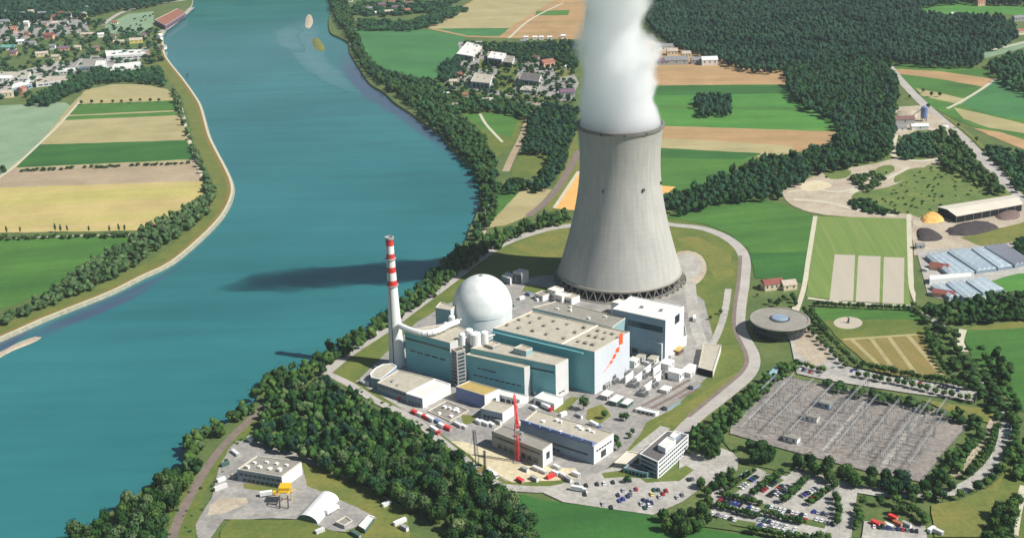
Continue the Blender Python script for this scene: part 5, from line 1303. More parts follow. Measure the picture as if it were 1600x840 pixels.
q = MB(); q.bar((CB.x, CB.y, 30), (CB.x, CB.y, 38), 1.1, 4, .25); q.build('tower_head', m_crane, ce)
q = MB(); th_ = Vector((CB.x, CB.y, 37.8)); q.bar(th_, jb.lerp(je, .7) + Vector((0, 0, 2)), .1, 3); q.bar(th_, cj, .1, 3); q.build('tie', m_crane, ce)
q = MB(); q.box((CB.x + 1.8, CB.y - 1.2), Vector((1, 0, 0)), Vector((0, 1, 0)), .9, .9, 29, 31.4); q.build('cab', m_white, ce)
q = MB(); q.box(CB, Vector((1, 0, 0)), Vector((0, 1, 0)), 3, 3, 0, 1.2); q.build('ballast', m_conc_p, ce)
# small dark drilling mast
dm = P(758, 738); e = empty('drilling_mast', dm, 'dark slim drilling rig mast at the left of the sandy building site', 'drilling rig')
q = MB(); lattice(q, (dm.x, dm.y, 0), (dm.x, dm.y, 17), 1.1, 8, .2); q.build('mast', m_steel_d, e)
q = MB(); q.box(dm + Vector((-3, 1, 0)), Vector((1, 0, 0)), Vector((0, 1, 0)), 2.4, 1.4, .6, 3); q.build('body', m_mustard, e)
q = MB(); q.box(dm + Vector((-3, 0, 0)), Vector((1, 0, 0)), Vector((0, 1, 0)), 2.6, .4, .02, .8); q.box(dm + Vector((-3, 2.2, 0)), Vector((1, 0, 0)), Vector((0, 1, 0)), 2.6, .4, .02, .8); q.build('track', m_steel_d, e)
# yellow straddle crane in the yard
yc = P(444, 795); ye = empty('yard_crane', yc, 'yellow yard crane on black legs in the lower left yard', 'crane')
X = unit(P(433, 797), P(450, 797)); Y = Vector((-X.y, X.x, 0))
for sx_ in (-1, 1):
    for sy_ in (0, 1):
        q = MB(); a = yc + X * sx_ * 3.2 + Y * sy_ * 12; q.bar((a.x, a.y, 0), (a.x + X.x * .6, a.y, 12), .55, 4, .45); q.build('leg', m_steel_d if sy_ == 0 else m_yel, ye)
for sx_ in (-1, 1):
    q = MB(); a = yc + X * sx_ * 3.4; b = a + Y * 12; q.bar((a.x, a.y, 12.3), (b.x, b.y, 12.3), .5, 4); q.build('side_beam', m_yel, ye)
q = MB(); q.box(yc + Y * 9, X, Y, 4.2, 4, 12.8, 15.4); q.build('machine_house', m_yel, ye)
q = MB(); q.box(yc + Y * 3, X, Y, 3.6, .8, 12.8, 13.6); q.build('cross_beam', m_yel, ye)
q = MB(); q.bar(yc + Y * 2 + X * 3 + Vector((0, 0, 13)), yc + Y * 14 + X * 7 + Vector((0, 0, 9)), .4, 4); q.build('chute', m_yel, ye)
q = MB(); q.box(yc + Y * 3, X, Y, .9, .9, 9.6, 12.2); q.build('cab', m_white, ye); ye.scale = (.85, .85, .85)

# ------------------------------------------------------------------ vehicles
PAINT = {k: mat('car_paint_' + k, c, c, .2, rough=.3, spec=.6) for k, c in dict(white=(226, 226, 224), silver=(176, 178, 182), black=(30, 32, 36), blue=(52, 62, 150), navy=(40, 48, 92),
         red=(170, 34, 44), green=(36, 86, 76), yellow=(224, 206, 110), grey=(112, 114, 118)).items()}
m_tyre = mat('tyre_rubber', (28, 28, 28), (34, 34, 34), 1)
def car_meshes():
    prof = [(-2.15, .35), (-2.2, .75), (-1.9, .95), (-1.35, 1.0), (-.75, 1.42), (.75, 1.44), (1.35, .98), (2.05, .86), (2.2, .6), (2.15, .35)]
    q = MB(); n = len(prof); vs = []
    for s in (-1, 1):
        for x, z in prof: vs.append((x, s * (.86 if z < 1.1 else .68), z))
    q.add(vs, [(i, (i + 1) % n, (i + 1) % n + n, i + n) for i in range(n)] + [tuple(range(n)), tuple(reversed(range(n, 2 * n)))])
    body = q
    g_ = MB()
    g_.add([(-1.32, -.7, 1.03), (-1.32, .7, 1.03), (-.8, .6, 1.42), (-.8, -.6, 1.42)], [(3, 2, 1, 0)])
    g_.add([(1.34, -.7, 1.02), (1.34, .7, 1.02), (.8, .6, 1.43), (.8, -.6, 1.43)], [(0, 1, 2, 3)])
    for s in (-1, 1): g_.add([(-1.1, s * .87, 1.02), (1.1, s * .87, 1.02), (.7, s * .71, 1.38), (-.7, s * .71, 1.38)], [(0, 1, 2, 3)])
    return body, g_
CBODY, CGL = car_meshes()
def mk(nm, q, m):
    me = bpy.data.meshes.new(nm); me.from_pydata(q.v, [], q.f)
    for k in (m if isinstance(m, (list, tuple)) else [m]): me.materials.append(k)
    if isinstance(m, (list, tuple)): me.polygons.foreach_set('material_index', q.m)
    me.update(); return me
WH = MB(); WH.bar((0, -.11, 0), (0, .11, 0), .33, 10); ME_W = mk('wheel', WH, m_tyre); ME_G = mk('window_glass', CGL, m_win)
ME_B = {k: mk('body', CBODY, m) for k, m in PAINT.items()}
def simple(k):
    q = MB(); q.add(CBODY.v, CBODY.f, 0); q.add(CGL.v, CGL.f, 1)
    for x in (-1.35, 1.35):
        for y in (-.8, .8): q.bar((x, y - .1, .33), (x, y + .1, .33), .33, 8, mi=2)
    return mk('parked_car', q, [PAINT[k], m_win, m_tyre])
ME_S = {k: simple(k) for k in PAINT}
def car(p, a, col, label, group, parts=True):
    if parts:
        e = empty('parked_car', Vector((p.x, p.y, .6)), label, 'car', group); e.rotation_euler = (0, 0, a)
        for nm, me, loc in [('body', ME_B[col], (0, 0, 0)), ('window_glass', ME_G, (0, 0, 0))] + [('wheel', ME_W, (x, y, .33)) for x in (-1.35, 1.35) for y in (-.8, .8)]:
            o = bpy.data.objects.new(nm, me); COL.objects.link(o); o.parent = e; o.location = loc
        e.scale = (1.08, 1.08, 1.08)
    else:
        o = bpy.data.objects.new('parked_car', ME_S[col]); COL.objects.link(o); o.location = (p.x, p.y, .6); o.rotation_euler = (0, 0, a); o.scale = (1.05,) * 3
        tag(o, label, 'car', group)
pu = unit(P(848, 775), P(1020, 805)); pa = math.atan2(pu.y, pu.x)
front = [(916, 760, 'black', 'black car, leftmost of the row along the site road'), (933, 758, 'black', 'black car, second in the row along the site road'), (944, 757, 'white', 'white car in the row along the site road'),
         (958, 755, 'black', 'black car, third dark one in the row along the site road'), (902, 758, 'grey', 'grey car at the left end of the row along the site road'), (984, 752, 'black', 'dark car parked beside the bush below the office block'), (978, 751, 'green', 'dark green car against the bush below the office block'),
         (914, 774, 'black', 'lone black car in the left half of the front car park'), (966, 775, 'navy', 'navy car, leftmost in the small cluster of the front car park'), (974, 768, 'silver', 'silver car at the top of the small cluster'), (985, 774, 'grey', 'grey car beside the blue car in the small cluster'),
         (994, 766, 'red', 'dark red car at the top of the small cluster'), (988, 769, 'silver', 'silver car next to the dark red car'), (974, 781, 'blue', 'bright blue car in the front car park'), (968, 784, 'blue', 'second bright blue car, in front of the other'), (981, 777, 'navy', 'navy car just above the bright blue pair'),
         (1018, 774, 'yellow', 'pale yellow car in the front car park'), (1022, 767, 'green', 'dark green car left of the two red cars'), (1029, 767, 'green', 'second dark green car next to the red pair'), (1041, 768, 'red', 'red car on the right of the red pair'), (1036, 773, 'red', 'red car on the left of the red pair'), (1030, 778, 'silver', 'silver car below the two red cars'),
         (1006, 783, 'navy', 'navy car at the near end of the front car park'), (1012, 785, 'navy', 'second navy car at the near end of the front car park'), (1018, 787, 'navy', 'rightmost navy car at the near end of the front car park'), (1008, 795, 'green', 'dark green car at the very edge by the field'), (1014, 791, 'white', 'white car at the near end of the front car park'),
         (1002, 789, 'silver', 'silver car at the near left of the dark group'), (955, 794, 'black', 'black car by itself against the field edge'), (942, 789, 'silver', 'silver car by itself close to the field edge'), (1076, 751, 'black', 'black car parked beside the lawn right of the office block'), (1082, 750, 'grey', 'grey car parked beside the black one right of the office block'),
         (1121, 744, 'black', 'lone black car on the forecourt'), (1066, 775, 'grey', 'grey car at the right end of the front car park'), (1058, 779, 'silver', 'silver car under the trees at the right end of the front car park')]
for i, (x, y, c_, lb_) in enumerate(front): car(P(x, y), pa + math.pi / 2 + .5 + rnd.uniform(-.08, .08), c_, lb_, 'cars in the front car park')
ROWP = ['white', 'silver', 'grey', 'black', 'white', 'blue', 'red', 'silver', 'navy', 'green', 'white', 'black']
def car_row(a, b, n, where, turn=math.pi / 2, skip=.05, parts=False):
    A, B = P(*a), P(*b); d = unit(A, B); an = math.atan2(d.y, d.x) + turn
    n = min(n, int((B - A).length / 2.7))
    for k in range(n):
        if rnd.random() < skip: continue
        c_ = rnd.choice(ROWP); p = A.lerp(B, (k + .5) / n)
        car(p, an + rnd.uniform(-.03, .03), c_, '%s car in the row %s' % (c_, where), '%s cars %s' % (c_, where), parts)
car_row((1122, 782), (1186, 799), 20, 'beside the left hedge of the tree shaded car park')
car_row((1196, 792), (1262, 808), 22, 'in the middle of the tree shaded car park')
car_row((1110, 803), (1152, 815), 14, 'nearest the green field')
car_row((1184, 812), (1246, 829), 20, 'along the lower edge of the tree shaded car park')
car_row((1268, 800), (1296, 806), 8, 'at the right of the tree shaded car park')
car_row((1144, 757), (1172, 738), 8, 'on the first slanting lane behind the forecourt')
car_row((1188, 770), (1212, 752), 8, 'on the second slanting lane behind the forecourt')
car_row((1210, 776), (1232, 760), 7, 'on the third slanting lane behind the forecourt')
car_row((1250, 778), (1276, 764), 7, 'on the fourth slanting lane behind the forecourt')
car_row((1362, 824), (1436, 832), 22, 'in the lower right overflow car park')
car_row((1575, 664), (1572, 690), 7, 'on the bay beside the ring road at the right')
car_row((1300, 575), (1380, 590), 16, 'among the trees beyond the substation', skip=.4)
car_row((1400, 592), (1500, 612), 18, 'among the trees at the far right of the substation', skip=.45)
car_row((1242, 576), (1290, 590), 10, 'near the round pavilion beyond the substation', skip=.3)
car_row((1125, 790), (1188, 807), 22, 'facing the left hedge of the tree shaded car park')
car_row((1196, 799), (1262, 815), 24, 'facing the middle hedge of the tree shaded car park')
car_row((1184, 821), (1250, 837), 22, 'facing the lower hedge of the tree shaded car park')
car_row((1272, 812), (1304, 820), 10, 'at the far right end of the tree shaded car park')
car_row((1155, 765), (1183, 745), 9, 'on the near side of the first slanting lane')
car_row((1200, 778), (1226, 758), 9, 'on the near side of the second slanting lane')
car_row((1262, 784), (1290, 768), 8, 'on the near side of the fourth slanting lane')
car_row((1535, 620), (1532, 600), 5, 'at the end of the ring road')
# containers, site vehicles
BOX = {'red': m_crane, 'white': m_white, 'blue': m_blue, 'green': m_green_eq, 'orange': mat('container_rust', (176, 104, 70), (160, 92, 62), .2), 'cream': m_wall, 'grey': m_wall_g, 'yellow': m_yel}
def container(p, a, col, label, L_=6, h_=2.6, group='containers and site boxes'):
    ax_ = Vector((math.cos(a), math.sin(a), 0)); ay_ = Vector((-ax_.y, ax_.x, 0)); e = empty('site_container', Vector((p.x, p.y, .4)), label, 'container', group)
    q = MB(); q.box(p, ax_, ay_, L_ / 2, 1.22, .5, .5 + h_); q.build('body', BOX[col], e)
    q = MB()
    for k in range(int(L_ / .8)):
        for s in (-1, 1): q.box(p + ax_ * (-L_ / 2 + .5 + k * .8) + ay_ * s * 1.25, ax_, ay_, .12, .05, .6, .4 + h_)
    q.build('ribs', BOX[col], e)
    q = MB(); q.box(p + ax_ * (L_ / 2 + .04), ax_, ay_, .04, .95, .6, .3 + h_); q.build('door', m_wall_g if col != 'grey' else m_white, e)
def truck(p, a, col, label):
    ax_ = Vector((math.cos(a), math.sin(a), 0)); ay_ = Vector((-ax_.y, ax_.x, 0)); e = empty('truck', Vector((p.x, p.y, .4)), label, 'truck', 'trucks on the site roads')
    q = MB(); q.box(p - ax_ * 1.5, ax_, ay_, 4, 1.25, 1.5, 4.2); q.build('cargo_box', BOX['white'], e)
    q = MB(); q.box(p + ax_ * 3.9, ax_, ay_, 1.1, 1.2, 1.0, 3.4); q.build('cab', BOX[col], e)
    q = MB(); q.box(p + ax_ * 5.02, ax_, ay_, .04, 1.05, 2.2, 3.2); q.build('windscreen', m_win, e)
    for x in (-4, -2.6, 3.7):
        for s in (-1, 1): q = MB(); q.bar(p + ax_ * x + ay_ * s * .95 + Vector((0, 0, .95)), p + ax_ * x + ay_ * s * 1.25 + Vector((0, 0, .95)), .5, 10); q.build('wheel', m_tyre, e)
pr_ = unit(P(590, 628), P(700, 695)); ra = math.atan2(pr_.y, pr_.x)
cont = [(648, 647, 'red', 'red container at the left end of the row along the lower perimeter road'), (656, 650, 'white', 'white container second in the row along the lower perimeter road'), (665, 654, 'red', 'orange red container before the sunken tank yard'), (672, 657, 'white', 'white container right of the orange red one'),
        (684, 661, 'blue', 'pale blue container along the lower perimeter road'), (698, 671, 'red', 'dark red container at the right end of the row along the perimeter road'), (690, 668, 'white', 'white container next to the dark red one'), (716, 666, 'cream', 'cream container near the small dry lawn'), (725, 669, 'cream', 'second cream container near the small dry lawn'),
        (757, 664, 'white', 'white site cabin left of the red crane'), (768, 666, 'white', 'second white site cabin left of the red crane'), (748, 662, 'white', 'leftmost white site cabin left of the red crane'), (779, 662, 'grey', 'grey site cabin just left of the crane mast'), (860, 747, 'red', 'red container on the sand of the building site'), (813, 753, 'red', 'small red container at the near edge of the sand'),
        (835, 751, 'grey', 'grey skip at the near edge of the sand'), (846, 738, 'cream', 'cream container in front of the flat hall end wall'), (868, 742, 'white', 'white container between the halls on the sand'), (880, 746, 'cream', 'cream container at the right of the sand'), (888, 752, 'grey', 'grey container at the right of the sand'), (870, 733, 'cream', 'cream stack of forms below the big workshop'),
        (838, 735, 'cream', 'cream bundle at the corner of the flat hall'), (820, 736, 'grey', 'grey container at the crane foot'), (900, 744, 'white', 'white container beside the big workshop corner'), (574, 602, 'white', 'white container at the far left corner of the site'), (585, 600, 'white', 'second white container at the far left corner of the site'),
        (566, 600, 'grey', 'grey container at the far left tip of the site'), (600, 612, 'cream', 'cream container in front of the low workshop'), (612, 618, 'white', 'white container before the low workshop, middle'), (624, 624, 'red', 'small pinkish red container before the white workshop'),
        (840, 616, 'white', 'white box between the low white buildings'), (905, 652, 'grey', 'grey container on the paved yard behind the big workshop'), (880, 650, 'white', 'white container on the paved yard behind the big workshop'), (812, 636, 'cream', 'cream container behind the crane top'), (835, 640, 'white', 'white container at the rear corner of the big workshop'),
        (500, 832, 'cream', 'cream container below the arched hall'), (392, 690, 'white', 'white container at the top of the lower yard'), (402, 684, 'cream', 'cream container at the edge of the front wood'), (368, 710, 'cream', 'cream container left of the yard workshop'), (352, 728, 'green', 'green container by the yard fence'),
        (346, 752, 'white', 'white container beside the railway verge'), (345, 764, 'cream', 'cream container beside the railway verge, lower one'), (625, 818, 'white', 'white container at the lower edge of the front wood'), (632, 828, 'grey', 'grey container below the white one at the wood edge'), (604, 790, 'white', 'white box on the track beside the front wood'),
        (556, 838, 'green', 'green container below the narrow tent'), (1445, 424, 'white', 'small white cabin beside the greenhouse yard'), (1010, 570, 'cream', 'cream container among the rear transformers'), (1030, 558, 'cream', 'cream container beside the white hall corner'),
        (842, 470, 'white', 'white container on the paving left of the tower row'), (826, 462, 'blue', 'pale blue container below the tower lawn'), (815, 468, 'white', 'white container right of the dome'), (808, 478, 'grey', 'grey container right of the dome, nearer the hall')]
cont += [(1368, 821, 'red', 'red container in the overflow car park, leftmost'), (1376, 822, 'orange', 'orange container in the overflow car park'), (1388, 824, 'white', 'white container in the overflow car park, left of the middle'), (1402, 821, 'orange', 'orange container behind the cars of the overflow car park'),
         (1395, 812, 'red', 'red container among the trees behind the overflow car park'), (1455, 830, 'white', 'white container right of the overflow car park'), (1416, 823, 'grey', 'grey container in the overflow car park'), (1466, 834, 'cream', 'cream container right of the overflow car park')]
for i, (x, y, c_, lb_) in enumerate(cont): container(P(x, y), ra + rnd.choice((0, 0, .1, math.pi / 2 if i > 12 else 0)), c_, lb_, L_=rnd.choice((6, 6, 9)), h_=rnd.uniform(2.4, 3))
for x, y, c_, an, lb_ in [(680, 676, 'red', ra, 'red cabbed truck on the lower perimeter road'), (770, 744, 'white', ra, 'white truck at the edge of the sandy building site'), (930, 668, 'blue', ra, 'blue cabbed truck behind the big workshop'), (520, 800, 'white', .9, 'white truck beside the arched hall'),
                          (1085, 500, 'white', 1.4, 'white truck on the road beside the white hall'), (905, 768, 'white', pa, 'white truck at the left of the front car park'), (420, 775, 'yellow', .2, 'yellow cabbed truck in front of the yard workshop'), (855, 640, 'red', ra, 'red cabbed truck on the rear side of the big workshop')]:
    truck(P(x, y), an, c_, lb_)

# ------------------------------------------------------------------ houses
def house(x, y, L_, W_, h_, ang, wall, roof, label, group, gable=True, name='house', cat='house', wins=3):
    a = R_(ang); frame_block(name, label, cat, P(x, y), L_, W_, h_, m_house[wall], m_hroof[roof], Vector((math.cos(a), math.sin(a), 0)), gable, group, wins)
GT = 'houses of the far riverside town'
T = [(35, 27, 12, 10, 9, 10, 'cream', 'grey', 'tall cream house, leftmost of the upper street'), (50, 26, 11, 10, 12, 10, 'cream', 'beige', 'tall narrow cream house right of the leftmost one'), (67, 28, 18, 12, 10, 5, 'white', 'grey', 'wide white house in the upper street'),
     (84, 31, 30, 12, 7, 8, 'pink', 'red', 'long pinkish red roofed row in the upper street'), (95, 27, 12, 10, 9, 5, 'white', 'red', 'red roofed house at the end of the long row'), (108, 29, 12, 10, 11, 0, 'white', 'brown', 'tall white house with brown roof'), (131, 29, 14, 10, 11, 80, 'yellow', 'grey', 'yellow gabled house at the right end of the upper street'),
     (133, 18, 16, 12, 8, 10, 'grey', 'grey', 'grey house just above the yellow one'), (22, 51, 12, 11, 10, 20, 'pink', 'orange', 'orange walled house near the left picture edge'), (43, 46, 9, 9, 15, 0, 'white', 'white', 'white tower block near the left'), (43, 57, 10, 9, 7, 0, 'pink', 'brown', 'small pink house below the white tower block'),
     (78, 61, 20, 13, 8, -10, 'pink', 'red', 'big red roofed house among the trees'), (91, 60, 10, 8, 6, -10, 'cream', 'grey', 'small cream house beside the big red roof'), (33, 69, 14, 10, 6, 5, 'white', 'white', 'flat white house at the left'), (48, 72, 20, 12, 6, 5, 'grey', 'grey', 'long grey roofed house at the left'), (14, 78, 26, 12, 6, 0, 'white', 'green', 'green roofed hall at the left picture edge'),
     (22, 86, 12, 10, 6, 0, 'pink', 'purple', 'purple roofed house below the green hall'), (70, 40, 12, 10, 6, 10, 'pink', 'grey', 'small grey roofed house below the wide white one'), (86, 41, 14, 10, 7, 20, 'grey', 'beige', 'beige roofed house in the second street'), (103, 40, 12, 9, 8, 0, 'white', 'grey', 'white house in the second street'), (114, 42, 14, 10, 5, 0, 'grey', 'grey', 'low grey house right in the second street'),
     (137, 57, 26, 10, 5, 0, 'cream', 'beige', 'long low beige building in the clearing'), (158, 58, 12, 8, 6, 20, 'white', 'white', 'small white building in the clearing'), (186, 69, 20, 10, 5, 10, 'cream', 'beige', 'beige roofed house above the white halls'), (213, 67, 24, 12, 6, 15, 'yellow', 'beige', 'pale yellow building close to the river'), (226, 58, 12, 9, 5, 15, 'cream', 'purple', 'purple roofed house close to the river'),
     (250, 62, 10, 8, 9, 70, 'white', 'white', 'white house standing at the river edge'), (256, 77, 10, 8, 6, 70, 'white', 'grey', 'small house at the river edge below the white one'), (83, 77, 11, 9, 7, 0, 'white', 'grey', 'white house in the centre of the lower town'), (100, 80, 20, 10, 6, 10, 'pink', 'purple', 'long purple roofed building in the lower town'),
     (122, 78, 12, 9, 6, 10, 'cream', 'beige', 'cream house in the lower town'), (66, 88, 22, 10, 6, 15, 'cream', 'beige', 'long beige roofed building in the lower town'), (88, 93, 14, 10, 6, 0, 'cream', 'beige', 'flat cream building in the lower town'), (150, 79, 14, 10, 6, 15, 'pink', 'brown', 'brown roofed building left of the white halls'),
     (228, 86, 12, 9, 7, 20, 'pink', 'grey', 'pink house right of the white halls'), (190, 89, 7, 6, 7, 0, 'white', 'green', 'small pale turquoise hut between the white halls'), (177, 60, 10, 8, 5, 0, 'grey', 'brown', 'brown roofed cottage by the dark grove'), (180, 38, 12, 8, 5, 0, 'cream', 'orange', 'lone orange roofed farmhouse on the meadow'),
     (225, 3, 26, 9, 7, 5, 'white', 'brown', 'long pinkish house at the top picture edge'), (238, 6, 14, 9, 6, 5, 'cream', 'beige', 'cream house at the top picture edge'), (35, 148, 13, 11, 10, 80, 'pink', 'orange', 'bright orange walled building at the lower edge of the town'), (12, 152, 18, 12, 8, 10, 'cream', 'beige', 'cream building at the lower left corner of the town'),
     (10, 128, 20, 12, 7, 0, 'white', 'white', 'white building at the left edge above the field'), (6, 24, 14, 10, 8, 0, 'cream', 'beige', 'cream house at the left picture edge'), (8, 38, 18, 10, 7, 0, 'white', 'grey', 'grey roofed row at the left picture edge')]
for t in T: house(*t[:8], t[8] + ' of the riverside town', GT)
GI = 'flat halls of the far riverside town'
for k, (roof, wm, rm, h_, lb_) in enumerate([
    ([(166, 88), (228, 84), (226, 77), (164, 79)], m_wall, m_roof_w, 8, 'long white roofed factory hall nearest the top of the far town works'),
    ([(118, 104), (160, 103), (166, 92), (128, 92)], m_wall_b, m_roof_g, 8, 'grey roofed factory hall left of the white halls'),
    ([(86, 112), (122, 110), (124, 105), (90, 108)], m_white, m_roof_w, 6, 'narrow pale hall left of the grey roofed factory'),
    ([(172, 110), (218, 106), (220, 96), (178, 100)], m_wall, m_roof_w, 9, 'bright white hall closest to the fields'),
    ([(148, 102), (166, 100), (166, 94), (150, 95)], m_white, m_roof_w, 9, 'small white hall joining the grey factory'),
    ([(18, 138), (50, 130), (48, 124), (20, 132)], m_wall_b, m_roof_w, 8, 'long white blue hall above the sage green field'),
    ([(56, 130), (112, 124), (108, 118), (58, 120)], m_wall, m_hroof['beige'], 7, 'long brownish roofed hall near the sage green field'),
    ([(0, 122), (44, 120), (48, 112), (0, 112)], m_wall, m_roof_b, 8, 'cream flat roofed hall at the left edge of the town'),
    ([(258, 40), (290, 20), (278, 13), (242, 31)], m_hroof['purple'], m_hroof['orange'], 9, 'reddish roofed warehouse with purple front beside the river')]):
    block('factory_hall', lb_, 'factory hall', roof, h_, wm, rm, group=GI, wins=[(0, 2, 4, .05, .95, 6)], trim=m_wall)
# settlement across the river, left of the tower
GS = 'buildings of the works settlement left of the steam'
for roof, wm, rm, h_, lb_ in [([(739, 88), (754, 71), (730, 65), (713, 84)], [m_wall_b, m_cream], m_roof_w, 9, 'pale stepped building at the corner of the blue green field'),
    ([(784, 93), (791, 83), (768, 80), (761, 90)], [m_wall_b, m_wall], m_roof_w, 13, 'tall blue fronted building with white roof in the works settlement'),
    ([(800, 98), (804, 88), (786, 86), (783, 96)], [m_roof_d, m_wall], m_roof_g, 9, 'brown fronted block right of the tall blue fronted building'),
    ([(765, 130), (770, 117), (743, 113), (735, 127)], [m_wall_b, m_wall], m_roof_b, 11, 'blue fronted building with beige roof in the middle of the works settlement'),
    ([(842, 127), (846, 116), (815, 113), (810, 123)], [m_wall_b, m_wall], m_roof_d, 9, 'dark roofed block in the right half of the works settlement'),
    ([(835, 142), (838, 135), (818, 133), (812, 140)], [m_wall, m_wall], m_roof_b, 5, 'low beige roofed block below the dark roofed one')]:
    block('works_building', lb_, 'building', roof, h_, wm, rm, group=GS, faces=[1, 0, 0, 0], wins=[(3, 2, h_ * .75, .1, .9, 4), (0, 2, 4, .1, .9, 3)], vents=3)
for t in [(855, 104, 22, 15, 8, 30, 'pink', 'orange', 'big pinkish roofed house with dark gable in the works settlement'), (838, 96, 14, 11, 8, 120, 'grey', 'brown', 'brown roofed house left of the big pinkish one'), (886, 151, 22, 14, 8, 5, 'grey', 'purple', 'purple grey roofed villa close to the steam'),
          (716, 121, 12, 9, 6, 20, 'pink', 'red', 'small red roofed house at the left of the works settlement'), (708, 131, 12, 9, 5, 10, 'cream', 'beige', 'small cream house below the small red roof'), (762, 161, 16, 10, 5, 10, 'cream', 'beige', 'cream roofed house at the lower edge of the works settlement'),
          (709, 169, 14, 9, 5, 0, 'cream', 'beige', 'lone cream house by the river wood'), (698, 151, 8, 7, 5, 0, 'white', 'white', 'small white hut by the river wood'), (727, 152, 9, 8, 5, 0, 'cream', 'orange', 'small house with pale terrace at the lower settlement'), (884, 108, 8, 5, 5, 60, 'white', 'white', 'small white shed between trees near the steam'),
          (880, 60, 8, 7, 5, 0, 'white', 'white', 'white cottage at the far edge of the settlement'), (818, 68, 12, 9, 5, 0, 'grey', 'grey', 'grey cottage behind the settlement')]:
    house(*t, GS)
for i, x in enumerate((822, 836, 846, 859)):
    house(x, 62, 8, 6, 5, 0, 'white', 'white', 'white cottage, %s of four in a row beyond the settlement' % ['first', 'second', 'third', 'fourth'][i], 'row of white cottages beyond the settlement', wins=1)
GF = 'farm buildings at the forest edge behind the steam'
for t in [(1036, 79, 26, 10, 6, 0, 'white', 'grey', 'long grey roofed barn at the forest edge'), (1050, 86, 14, 10, 6, 0, 'cream', 'beige', 'beige roofed farmhouse at the forest edge'), (1056, 100, 30, 12, 6, 0, 'grey', 'grey', 'wide grey barn facing the orange field'), (1034, 101, 16, 10, 5, 0, 'grey', 'purple', 'purple roofed shed beside the steam at the farm'),
          (1072, 90, 12, 9, 6, 0, 'cream', 'beige', 'cream farmhouse in the middle of the farm'), (1088, 99, 14, 10, 5, 0, 'grey', 'grey', 'grey shed near the bright white house'), (1108, 101, 20, 11, 7, 0, 'white', 'white', 'bright white roofed hall at the right of the farm')]:
    house(t[0], t[1], t[2] * 1.3, t[3] * 1.4, t[4] * 1.3, *t[5:], GF)
GV = 'houses of the far right village'
for t in [(1530, 9, 18, 14, 10, 20, 'pink', 'orange', 'large pink roofed house of the far right village'), (1562, 7, 22, 12, 7, 0, 'cream', 'brown', 'brown roofed farmhouse of the far right village'), (1586, 7, 14, 10, 7, 0, 'white', 'grey', 'white house at the right edge of the far right village'), (1574, 3, 12, 9, 6, 0, 'cream', 'red', 'red roofed house behind the others in the far right village'), (1548, 2, 12, 9, 6, 0, 'white', 'brown', 'small brown roofed house at the top edge of the far right village'),
          (1590, 33, 20, 12, 7, 10, 'grey', 'grey', 'grey roofed barn below the far right village'), (1578, 47, 12, 10, 7, 0, 'white', 'white', 'white house beside the forest below the far right village'), (1594, 54, 16, 10, 7, 20, 'cream', 'orange', 'sand coloured house beside the forest at the right edge'), (1489, 24, 8, 6, 4, 0, 'white', 'white', 'tiny white hut at the forest clearing')]:
    house(*t, GV)
GU = 'houses of the hamlet beyond the blue green field'
for t in [(577, 18, 14, 10, 7, 10, 'grey', 'grey', 'grey roofed house nearest the river in the hamlet'), (590, 24, 12, 9, 6, 30, 'white', 'white', 'white house at the near edge of the hamlet'), (597, 12, 16, 11, 7, 0, 'pink', 'purple', 'purple roofed house in the left of the hamlet'), (612, 6, 18, 11, 8, 20, 'pink', 'brown', 'brown roofed house at the far side of the hamlet'), (622, 16, 26, 11, 7, 0, 'pink', 'purple', 'long purple roofed barn in the centre of the hamlet'),
          (608, 22, 18, 10, 6, 10, 'cream', 'beige', 'beige roofed barn at the near side of the hamlet'), (636, 20, 14, 10, 6, 40, 'pink', 'orange', 'pink roofed house at the right of the hamlet'), (640, 9, 16, 10, 7, 0, 'white', 'brown', 'white walled farmhouse at the far right of the hamlet'), (628, 4, 12, 9, 6, 0, 'cream', 'grey', 'cream house at the top of the hamlet'), (548, 3, 10, 8, 6, 0, 'white', 'grey', 'white house close to the river beyond the hamlet')]:
    house(*t, GU)
# farmhouse near the round pavilion
house(1206, 450, 18, 11, 6, 12, 'cream', 'red', 'red roofed farmhouse between the big green field and the round pavilion', None, wins=4)
house(1231, 450, 13, 11, 5, 12, 'cream', 'beige', 'pale cream annexe right of the red roofed farmhouse', None, wins=2)
# gravel works
SL = P(1443, 190); e = empty('silo', SL, 'blue gravel silo beside the pale works yard near the highway', 'silo')
q = MB(); q.lathe(SL, [(4, 5), (4.6, 8), (4.6, 20), (.2, 22)], 14); q.build('hopper', m_blue, e)
for k in range(4):
    t = math.pi / 4 + k * math.pi / 2; q = MB(); q.bar((SL.x + 4 * math.cos(t), SL.y + 4 * math.sin(t), 0), (SL.x + 4 * math.cos(t), SL.y + 4 * math.sin(t), 9), .4, 4); q.build('leg', m_steel_d, e)
q = MB(); q.bar((SL.x, SL.y, 21), (SL.x - 26, SL.y - 4, 2), 1, 4); q.build('conveyor', m_steel, e)
for t in [(1412, 193, 26, 12, 7, 0, 'grey', 'brown', 'brown roofed shed of the gravel works'), (1436, 202, 22, 9, 5, 0, 'white', 'white', 'white roofed shed of the gravel works'), (1408, 204, 12, 9, 5, 0, 'white', 'grey', 'small grey roofed hut of the gravel works'), (1475, 203, 9, 7, 4, 0, 'white', 'white', 'small white hut beside the highway at the gravel works'), (1345, 254, 8, 6, 5, 0, 'cream', 'orange', 'orange hut at the edge of the gravel pit')]:
    house(*t, 'sheds of the gravel works', wins=1)
